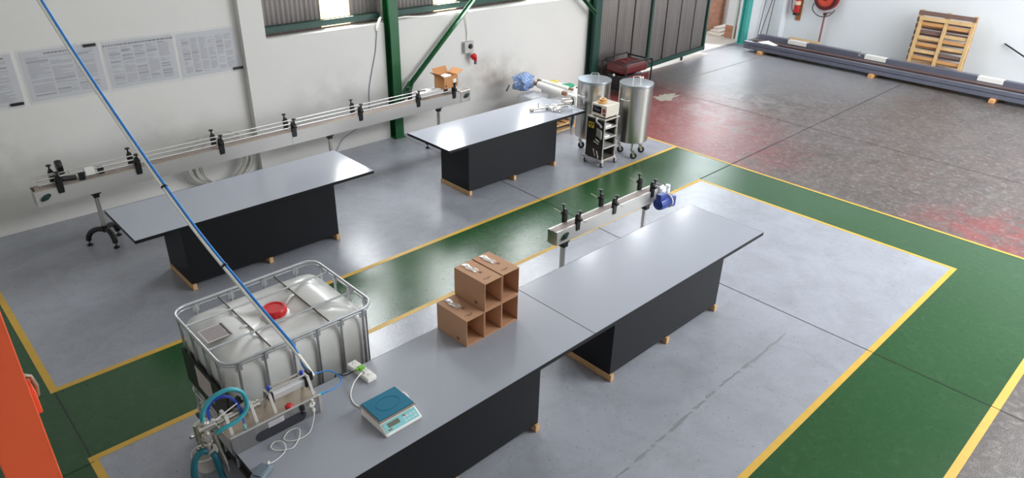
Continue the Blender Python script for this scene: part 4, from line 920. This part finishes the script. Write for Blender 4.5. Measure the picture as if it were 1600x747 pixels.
# ================================================================ NOZZLE ASSEMBLY on table B
t = thing('filler_nozzle_assembly', 'stainless filler nozzle pipework lying across the end of the far table', 'pipework', (7.55, 7.36, .8440), -.36)
MB().cyl((0, 0, .02), (.52, 0, .055), .018, n=16).build('long_tube', M_ss2, t, smooth=True)
MB().cyl((-.04, 0, .02), (.02, 0, .02), .022, n=16).build('dark_end_cap', M_ssd, t, smooth=True)
MB().cyl((.10, 0, .03), (.10, 0, .12), .008, n=10).build('thumb_lever', M_ssd, t, smooth=True)
mb = MB(); mb.lathe([(0, 0), (.05, 0), (.055, .01), (.055, .15), (.05, .16), (0, .16)], (.50, -.02, .10), 24, 'x'); mb.build('product_cup', M_ss, t, smooth=True)
MB().lathe([(0, 0), (.06, 0), (.06, .016), (.02, .02), (0, .02)], (.66, -.02, .10), 24, 'x').build('rear_flange', M_blackp, t, smooth=True)
mb = MB(); mb.cyl((.28, -.02, .03), (.55, -.14, .06), .015, n=12); mb.cyl((.34, .04, .05), (.60, -.10, .08), .012, n=12); mb.cyl((.30, -.14, .02), (.42, -.12, .05), .02, n=12); mb.cyl((.28, .05, .03), (.30, -.10, .03), .014, n=10)
mb.build('manifold', M_ss, t, smooth=True)
for (x, y) in ((.30, -.12), (.26, .02), (.38, -.20)):
    mb = MB(); mb.lathe([(0, 0), (.022, 0), (.022, .02), (.012, .03), (.012, .07), (.02, .075), (0, .08)], (x, y, .0), 14); mb.build('wing_valve', M_ss, t, smooth=True)
MB().cyl((.62, -.12, .05), (.80, -.20, .04), .005, n=8).build('thin_wire', M_ssd, t, smooth=True)
t = thing('foil_wrap', 'crumpled silver foil strip hanging off the far table end', 'foil', (8.20, 7.0, .30))
mb = MB(); nx, nz = 6, 14; vs = []; R_ = random.Random(3)
for i in range(nz + 1):
    z = .58 - .50 * i / nz * 1.0; wd = .012 + .05 * math.sin(PI * min(1, (i / nz) * 1.15)) ** 1.2
    for j in range(nx * 2):
        an = 2 * PI * j / (nx * 2); vs.append((.018 * math.cos(an) * 1.1 + R_.uniform(-.006, .006), wd * math.sin(an) + R_.uniform(-.006, .006), z))
n = nx * 2; mb.add(vs, [(i * n + j, i * n + (j + 1) % n, (i + 1) * n + (j + 1) % n, (i + 1) * n + j) for i in range(nz) for j in range(n)] + [tuple(range(n)), tuple(range(nz * n, nz * n + n))[::-1]])
fo = mb.build('foil_sheet', M_foil, t, smooth='all'); fo.location = (.06, .16, -.02)

# ================================================================ PALLET + STUFF behind table B
def pallet(name, label, loc, rot, W__=1.2, D__=1.0, m=M_pine2, grp=None, nb=7):
    t = thing(name, label, 'pallet', loc, 0, grp); t.rotation_euler = rot
    for i in range(nb):
        x = (W__ - .1) * i / (nb - 1); MB().box(x, x + .1, 0, D__, .122, .144).build('top_board', m[i % len(m)] if isinstance(m, list) else m, t, bevel=.002)
    for y in (0, D__ / 2 - .045, D__ - .09): MB().box(0, W__, y, y + .09, .10, .122).build('stringer_board', M_pine2, t, bevel=.002)
    for x in (0, W__ / 2 - .05, W__ - .1):
        for y in (0, D__ / 2 - .045, D__ - .09): MB().box(x, x + .1, y, y + .09, .022, .10).build('block', M_pine3, t, bevel=.002)
    for y in (0, D__ / 2 - .045, D__ - .09): MB().box(0, W__, y, y + .09, 0, .022).build('bottom_board', M_pine2, t, bevel=.002)
    return t
pallet('timber_pallet', 'light timber pallet on the floor between the far table and the steel tanks', (8.78, 8.05, .003), (0, 0, 0), 1.15, 1.0, M_pine3)
def sack(name, label, loc, sx, sy, sz, m, cat='bag', rz=0, seed=1, amp=.02, group=None):
    import bmesh
    t = thing(name, label, cat, loc, rz, group); R_ = random.Random(seed)
    bm = bmesh.new(); bmesh.ops.create_cube(bm, size=1); bmesh.ops.subdivide_edges(bm, edges=bm.edges[:], cuts=6, use_grid_fill=True)
    for v in bm.verts:
        p = v.co; r = Vector((p.x, p.y, p.z)); l = max(abs(r.x), abs(r.y), abs(r.z)) / max(r.length, 1e-5); r = r * (1 - .38 * (1 - l))
        v.co = (r.x * sx + R_.uniform(-amp, amp), r.y * sy + R_.uniform(-amp, amp), max(0, (r.z + .5) * sz + R_.uniform(-amp, amp) * (r.z > -.3)))
    me = bpy.data.meshes.new('bag_body'); bm.to_mesh(me); bm.free(); me.materials.append(m)
    o = bpy.data.objects.new('bag_body', me); COL.objects.link(o); o.parent = t
    md = o.modifiers.new('s', 'SUBSURF'); md.levels = 1; md.render_levels = 1
    me.polygons.foreach_set('use_smooth', [True] * len(me.polygons)); return t
sack('plastic_bag', 'milky plastic wrapped bundle on the floor pallet, nearest the table corner', (9.10, 8.32, .150), .55, .42, .36, M_bag, seed=1, amp=.015)
sack('plastic_bag', 'milky plastic wrapped bundle at the back of the floor pallet by the wall', (9.05, 8.80, .150), .50, .42, .38, M_bag, seed=2, amp=.015)
t = thing('white_box', 'white carton on the floor pallet beside the left steel tank', 'box', (9.66, 8.55, .150))
MB().box(-.24, .24, -.45, .42, 0, .40).build('box_body', M_white, t, bevel=.01); MB().box(-.24, .24, -.03, .03, .40, .402).build('sealing_tape', M_offw, t)
sack('bubble_wrap_bag', 'crumpled blue bubble wrap bag heaped by the white wall', (9.03, 9.06, .535), .40, .30, .27, M_bubble, 'bag', .3, 5, .06)
for i, (p0, p1, lb) in enumerate((((9.17, 8.86, .66), (9.27, 8.24, .60), 'white film roll with brown core, the front one on the wrapped bundles'), ((9.37, 8.98, .66), (9.56, 8.34, .60), 'white film roll behind the front roll, by the yellow plastic'))):
    c_ = (Vector(p0) + Vector(p1)) / 2; t = thing('film_roll', lb, 'film roll', c_, 0, 'film rolls on the pallet'); d = Vector(p1) - Vector(p0)
    MB().cyl(-d / 2 * .84, d / 2 * .84, .062 if i == 0 else .04, n=24).build('film_winding', M_white, t, smooth=True)
    MB().cyl(-d / 2 * 1.1, d / 2 * 1.1, .038 if i == 0 else .025, n=20).build('roll_core', mat('brown_core', (140, 100, 78), .7), t, smooth=True)
sack('yellow_plastic_packet', 'small yellow plastic packet lying near the wall behind the film rolls', (9.68, 8.92, .552), .22, .13, .06, M_yel, 'packet', .2, 7, .008)
sack('green_cloth', 'folded green cloth on the white carton next to the left tank', (9.72, 8.62, .552), .34, .16, .05, M_gr2, 'cloth', -.1, 9, .006)
tag(MB().tube(spline([(8.86, 9.25, .60), (8.78, 9.2, .57), (8.70, 9.15, .55)], 5), .014, 8).build('black_strap', M_blackp, smooth='all'), 'short black strap end sticking out left of the bubble wrap', 'strap')
tag(MB().tube(spline([(9.80, 8.45, .566), (9.89, 8.35, .566), (9.93, 8.2, .50), (9.94, 8.07, .42)], 5), .011, 8).build('black_strap', M_blackp, smooth='all'), 'thin black strap drooping over the white carton beside the tank', 'strap')
tag(MB().tube(spline([(9.0, 8.1, .50), (9.15, 8.09, .44), (9.3, 8.085, .50)], 5), .011, 8).build('black_strap', M_blackp, smooth='all'), 'black carrying strap on the wrapped bundle nearest the table corner', 'strap')

# ================================================================ GENERATOR
t = thing('portable_generator', 'dark red portable generator in a black tube frame beside the sliding door', 'generator', (11.95, 9.0, 0), .0)
GL, GD, GH = .78, .56, .66
t.location = (11.42, 8.56, 0); t.scale = (1.1, 1.1, 1.1)
MB().box(.04, GL - .04, .05, GD - .05, .42, .60).build('fuel_tank', M_redd, t, bevel=.05)
mb = MB(); mb.lathe([(.05, 0), (.05, .02), (.04, .03), (0, .03)], (.42, .3, .60), 20); mb.build('fuel_cap', M_redd, t, smooth=True)
mb = MB(); mb.box(.12, .60, .14, .16, .60, .62); mb.box(.12, .60, .40, .42, .60, .62); mb.box(.2, .5, .2, .36, .60, .615); mb.build('tank_ribs', M_redd, t, bevel=.004)
MB().box(.06, .40, .08, GD - .08, .10, .40).build('engine_block', M_blackp, t, bevel=.02)
MB().lathe([(0, 0), (.15, 0), (.15, .30), (.12, .34), (0, .34)], (.42, GD / 2, .25), 24, 'x').build('alternator', M_blackp, t, smooth=True)
po = MB().box(.10, GL - .06, .0, .04, .24, .40).build('control_panel', M_redd, t, bevel=.01)
mb = MB()
for x in (.45, .53): mb.lathe([(.03, 0), (.03, -.012), (0, -.014)], (x, 0, .32), 16, 'y')
mb.build('socket_outlet', M_white, po, smooth=True)
MB().lathe([(.022, 0), (.022, -.012), (0, -.014)], (.03, -.0, .47), 16, 'y')
MB().lathe([(0, 0), (-.0, 0), (.025, -.0), (.022, -.012), (0, -.014)], (.02, GD / 2, .40), 16, 'x').build('pull_cord_grip', M_offw, t, smooth=True)
for y in (0, GD):
    MB().tube(rrect(0, GL, .08, GH, .06, 0) and [(p[0], y, p[1]) for p in rrect(0, GL, .08, GH, .06, 0)], .016, 10, closed=True).build('frame_hoop', M_blackp, t, smooth='all')
for (x, z) in ((0.02, .12), (GL - .02, .12), (.02, GH - .03), (GL - .02, GH - .03)):
    MB().cyl((x, 0, z), (x, GD, z), .014, n=10).build('frame_crossbar', M_blackp, t, smooth=True)
for (x, y) in ((.1, 0), (GL - .1, 0), (.1, GD), (GL - .1, GD)): MB().cyl((x, y, .003), (x, y, .07), .02, n=12).build('rubber_foot', M_blackp, t)
MB().box(.06, GL - .02, -.02, .0, .10, .14).build('red_side_rail', M_redp, t, bevel=.006)

# ================================================================ STEEL PURLINS, TIMBER BEARERS
for i, y in enumerate((8.80, 5.97, 3.46)):
    lb = ('timber bearer block under the purlins nearest the doorway', 'timber bearer block under the middle of the purlin stack', 'timber bearer block under the purlins nearest the right picture edge')[i]
    tag(MB().box(17.22, 18.3, y - .05, y + .05, .001, .08).build('timber_bearer', M_pine3, bevel=.006), lb, 'timber block', 'timber bearers under the purlins')
def purlin(x, z, y0, y1, label, m, op='back', w_=.10, h_=.115):
    t = thing('steel_purlin', label, 'steel channel', (x, y0, z), 0, 'steel purlins stacked on the floor'); L = y1 - y0; k = .005; lip = .02
    mb = MB()
    if op == 'back': prof = [(0, 0), (w_, 0), (w_, lip), (w_ - k, lip), (w_ - k, k), (k, k), (k, h_ - k), (w_ - k, h_ - k), (w_ - k, h_ - lip), (w_, h_ - lip), (w_, h_), (0, h_)]
    elif op == 'up': prof = [(0, 0), (w_, 0), (w_, h_), (w_ - lip, h_), (w_ - lip, h_ - k), (w_ - k, h_ - k), (w_ - k, k), (k, k), (k, h_ - k), (lip, h_ - k), (lip, h_), (0, h_)]
    mb.prism(prof, 0, L, 'y'); mb.build('channel_section', m, t)
    return t
purlin(17.34, .081, 2.6, 9.30, 'lowest front dark steel purlin resting on the timber bearers', M_purlin, 'back', .14, .078)
purlin(17.38, .171, 2.6, 9.33, 'upper front dark steel purlin lying on the lowest one', M_purlin, 'back', .10, .08)
purlin(17.49, .081, 2.5, 9.25, 'reddish brown purlin lying open beside the upper front one', M_purlinb, 'up', .18, .16)
purlin(17.68, .081, 2.45, 9.2, 'middle reddish brown purlin between the front and rear purlins', M_purlinb, 'back', .16, .17)
purlin(17.92, .081, 2.3, 9.25, 'lower rear purlin against the wall side of the stack', M_purlin, 'back', .26, .14)
purlin(17.94, .222, 6.6, 9.25, 'short upper rear purlin at the doorway end of the stack', M_purlin, 'back', .15, .135)
purlin(17.96, .222, 2.3, 6.55, 'long upper rear purlin toward the right picture edge', M_purlin, 'back', .15, .115)
for (x, y, z, sx, sy, lb, m_) in ((18.0, 8.15, .3575, .075, .25, 'white paper label on the rear purlin nearest the doorway', 0), (18.03, 6.2, .3375, .075, .25, 'white paper label on the rear purlin left of the leaning pallets', 0), (18.03, 3.75, .3375, .075, .25, 'white paper label on the rear purlin right of the leaning pallets', 0)):
    tag(MB().box(x - sx, x + sx, y - sy, y + sy, z, z + .002).box(x - sx - (.012 if m_ == 0 and y > 8 else .008), x - sx - (.010 if m_ == 0 and y > 8 else .006), y - sy, y + sy, z - .09, z + .002).build('paper_label', M_white), lb, 'label')
t = thing('plastic_scrap', 'crumpled white plastic scrap on the front purlins near the doorway', 'plastic', (17.50, 8.72, .253))
mb = MB(); R_ = random.Random(5); vs = [(0.0, 0, .09)] + [(.09 * math.cos(u) * R_.uniform(.8, 1.2), .28 * math.sin(u) * R_.uniform(.8, 1.1), R_.uniform(.0, .02)) for u in [i * 2 * PI / 12 for i in range(12)]]
mb.add(vs, [(0, 1 + i, 1 + (i + 1) % 12) for i in range(12)] + [tuple(range(1, 13))[::-1]]); mb.build('scrap_sheet', M_white, t)
# leaning pallets
pallet('timber_pallet', 'dark weathered pallet leaning on the wall behind the light one', (19.33, 4.66, .006), (0, -PI / 2 - .0, 0), 1.32, 1.25, M_pine4, 'pallets leaning on the end wall', 9)
lp_ = thing('timber_pallet', 'light timber pallet leaning in front of the dark one at the end wall', 'pallet', (18.97, 4.63, .006), 0, 'pallets leaning on the end wall')
lp_.rotation_euler = (0, .075, 0)
for y in (0, .56, 1.12): MB().box(0, .09, y, y + .07, 0, 1.22).build('bearer', M_pine2, lp_, bevel=.003)
for i, z in enumerate((.02, .17, .33, .50, .66, .82, .98)):
    MB().box(.09, .11, 0, 1.19, z, z + .09).build('rear_board', (M_pine3, M_pine2, M_pine4)[i % 3], lp_, bevel=.002)
for i, z in enumerate((.06, .22, .37, .53, .68, .80, 1.0)):
    mb = MB().box(.02, .04, .07, .56, z, z + .075).build('slat', (M_pine3, M_pine3, M_pine4, M_pine2, M_pine3, M_pine2, M_pine3)[i], lp_, bevel=.002)
    if i != 5: MB().box(.02, .04, .63, 1.12, z + .02, z + .095).build('slat', (M_pine3, M_pine3, M_pine2, M_pine3, M_pine2, M_pine2, M_pine3)[i], lp_, bevel=.002)
MB().box(-.02, 0, 0, 1.19, 1.13, 1.22).build('top_rail', M_pine2, lp_, bevel=.003)
MB().box(-.02, 0, 0, 1.19, 0, .05).build('bottom_rail', M_pine2, lp_, bevel=.003)
tag(MB().bar((19.25, 3.0, .40), (19.55, 4.05, .81), .025, .025).build('black_bar', M_blackp), 'thin black steel bar leaning on the end wall at the right picture edge', 'bar')
# plank by wall
t = thing('timber_plank', 'flat pale timber plank lying at the wall foot below the fire extinguisher', 'plank', (19.02, 8.12, .001), .0)
MB().box(0, .22, 0, .85, .0, .17).build('plank_body', M_pine2, t, bevel=.004)
# leaning rods near pilaster
for i, (p0, p1, lb) in enumerate((((18.95, 9.80, .008), (19.27, 9.80, 2.4), 'thin steel rod leaning left of the pilaster, leftmost'), ((19.06, 9.80, .008), (19.27, 9.42, 2.6), 'thin steel rod crossing in front of the leftmost rod'), ((19.1, 9.62, .008), (19.29, 9.57, 2.5), 'thin steel rod standing nearest the pilaster corner'))):
    tag(MB().cyl(p0, p1, .012, n=8).build('steel_rod', mat('rod_brown', (110, 96, 92), .5, metal=.4), smooth=True), lb, 'rod', 'steel rods leaning by the pilaster')
# fire extinguisher
t = thing('fire_extinguisher', 'red fire extinguisher hanging on the end wall beside the hose reel', 'fire extinguisher', (19.484, 9.07, .72))
MB().lathe([(0, 0), (.075, 0), (.08, .02), (.08, .45), (.06, .53), (.025, .56), (0, .56)], (0, 0, 0), 28).build('cylinder', M_redp, t, smooth=True)
MB().lathe([(.082, 0), (.084, .0), (.084, .06), (.082, .06)], (0, 0, -.005), 28).build('base_ring', M_blackp, t, smooth=True)
MB().lathe([(.0815, 0), (.0822, .0), (.0822, .10), (.0815, .10)], (0, 0, .26), 28).build('label_band', mat('pale_label', (225, 200, 170), .5), t, smooth=True)
mb = MB(); mb.box(-.1, .02, -.015, .015, .56, .6); mb.bar((-.02, 0, .60), (-.14, 0, .66), .02, .01); mb.build('valve_handle', M_blackp, t, bevel=.003)
MB().tube(spline([(-.05, .03, .58), (-.07, .13, .45), (-.05, .13, .2), (-.02, .09, .06)], 6), .012, 8).build('discharge_hose', M_redd, t, smooth='all')
t = thing('backing_board', 'brown timber mounting board on the wall behind the fire extinguisher', 'board', (19.585, 9.04, .56))
MB().box(-.012, .012, -.07, .07, 0, .9).build('board', mat('brown_board', (170, 110, 66), .6), t, bevel=.003)
# hose reel
t = thing('fire_hose_reel', 'round red fire hose reel on a stand pipe against the end wall', 'hose reel', (19.42, 8.30, 0))
ZC = 1.26
mb = MB(); mb.lathe([(0, .0), (.30, .0), (.31, .01), (.31, .02), (0, .02)], (.10, 0, ZC), 40, 'x'); mb.lathe([(.05, 0), (.05, .16), (0, .16)], (-.06, 0, ZC), 20, 'x'); mb.build('reel_drum', M_redp, t, smooth=True)
mb = MB()
for k in range(9): mb.tube([(-.055 + .004 * k, (.085 + .026 * k) * math.cos(u), ZC + (.085 + .026 * k) * math.sin(u)) for u in [i * 2 * PI / 48 for i in range(48)]], .0115, 8, closed=True)
MB().lathe([(0, 0), (.305, 0), (.305, .08), (0, .08)], (-.045, 0, ZC), 40, 'x').build('reel_disc', M_redd, t, smooth=True)
mb.build('hose_coil', M_hosered, t, smooth=True)
MB().lathe([(0, 0), (.03, 0), (.03, -.02), (0, -.02)], (-.065, 0, ZC), 16, 'x').build('hub_cap', M_white, t, smooth=True)
mb = MB(); mb.cyl((.02, -.05, 0.003), (.02, -.05, .85), .022, n=12); mb.cyl((.05, -.02, 0.003), (.05, -.02, .85), .012, n=10); mb.build('stand_pipe', mat('faded_red_pipe', (150, 92, 92), .5), t, smooth=True)
mb = MB(); mb.lathe([(0, -.04), (.035, -.04), (.035, .04), (0, .04)], (.02, -.05, .86), 14, 'y'); mb.cyl((.02, -.2, .92), (.02, 0, .86), .012, n=8); mb.build('stop_valve', M_redd, t, smooth=True)
MB().tube(spline([(-.03, .28, 1.1), (-.03, .30, .95), (-.03, .16, .82), (-.03, -.02, .79), (-.03, -.2, .86), (-.03, -.3, 1.0)], 8), .012, 8).build('hose_guide', M_blackp, t, smooth='all')

# pale dried spill near the tanks on the concrete
mb = MB(); R_ = random.Random(11); vs = [(.42 * math.cos(u) * R_.uniform(.55, 1.1), .20 * math.sin(u) * R_.uniform(.55, 1.15), 0) for u in [i * 2 * PI / 26 for i in range(26)]]
sp = MB().add([(v[0], v[1], z) for z in (.0006, .0014) for v in vs], [tuple(range(26))[::-1], tuple(range(26, 52))] + [(i, (i + 1) % 26, 26 + (i + 1) % 26, 26 + i) for i in range(26)]).build('dried_spill', mat('dried_spill', (165, 158, 146), .8, var=.2, vscale=9), loc=(12.25, 8.1, 0))
tag(sp, 'pale dried spill on the bare concrete behind the steel tanks', 'spill')
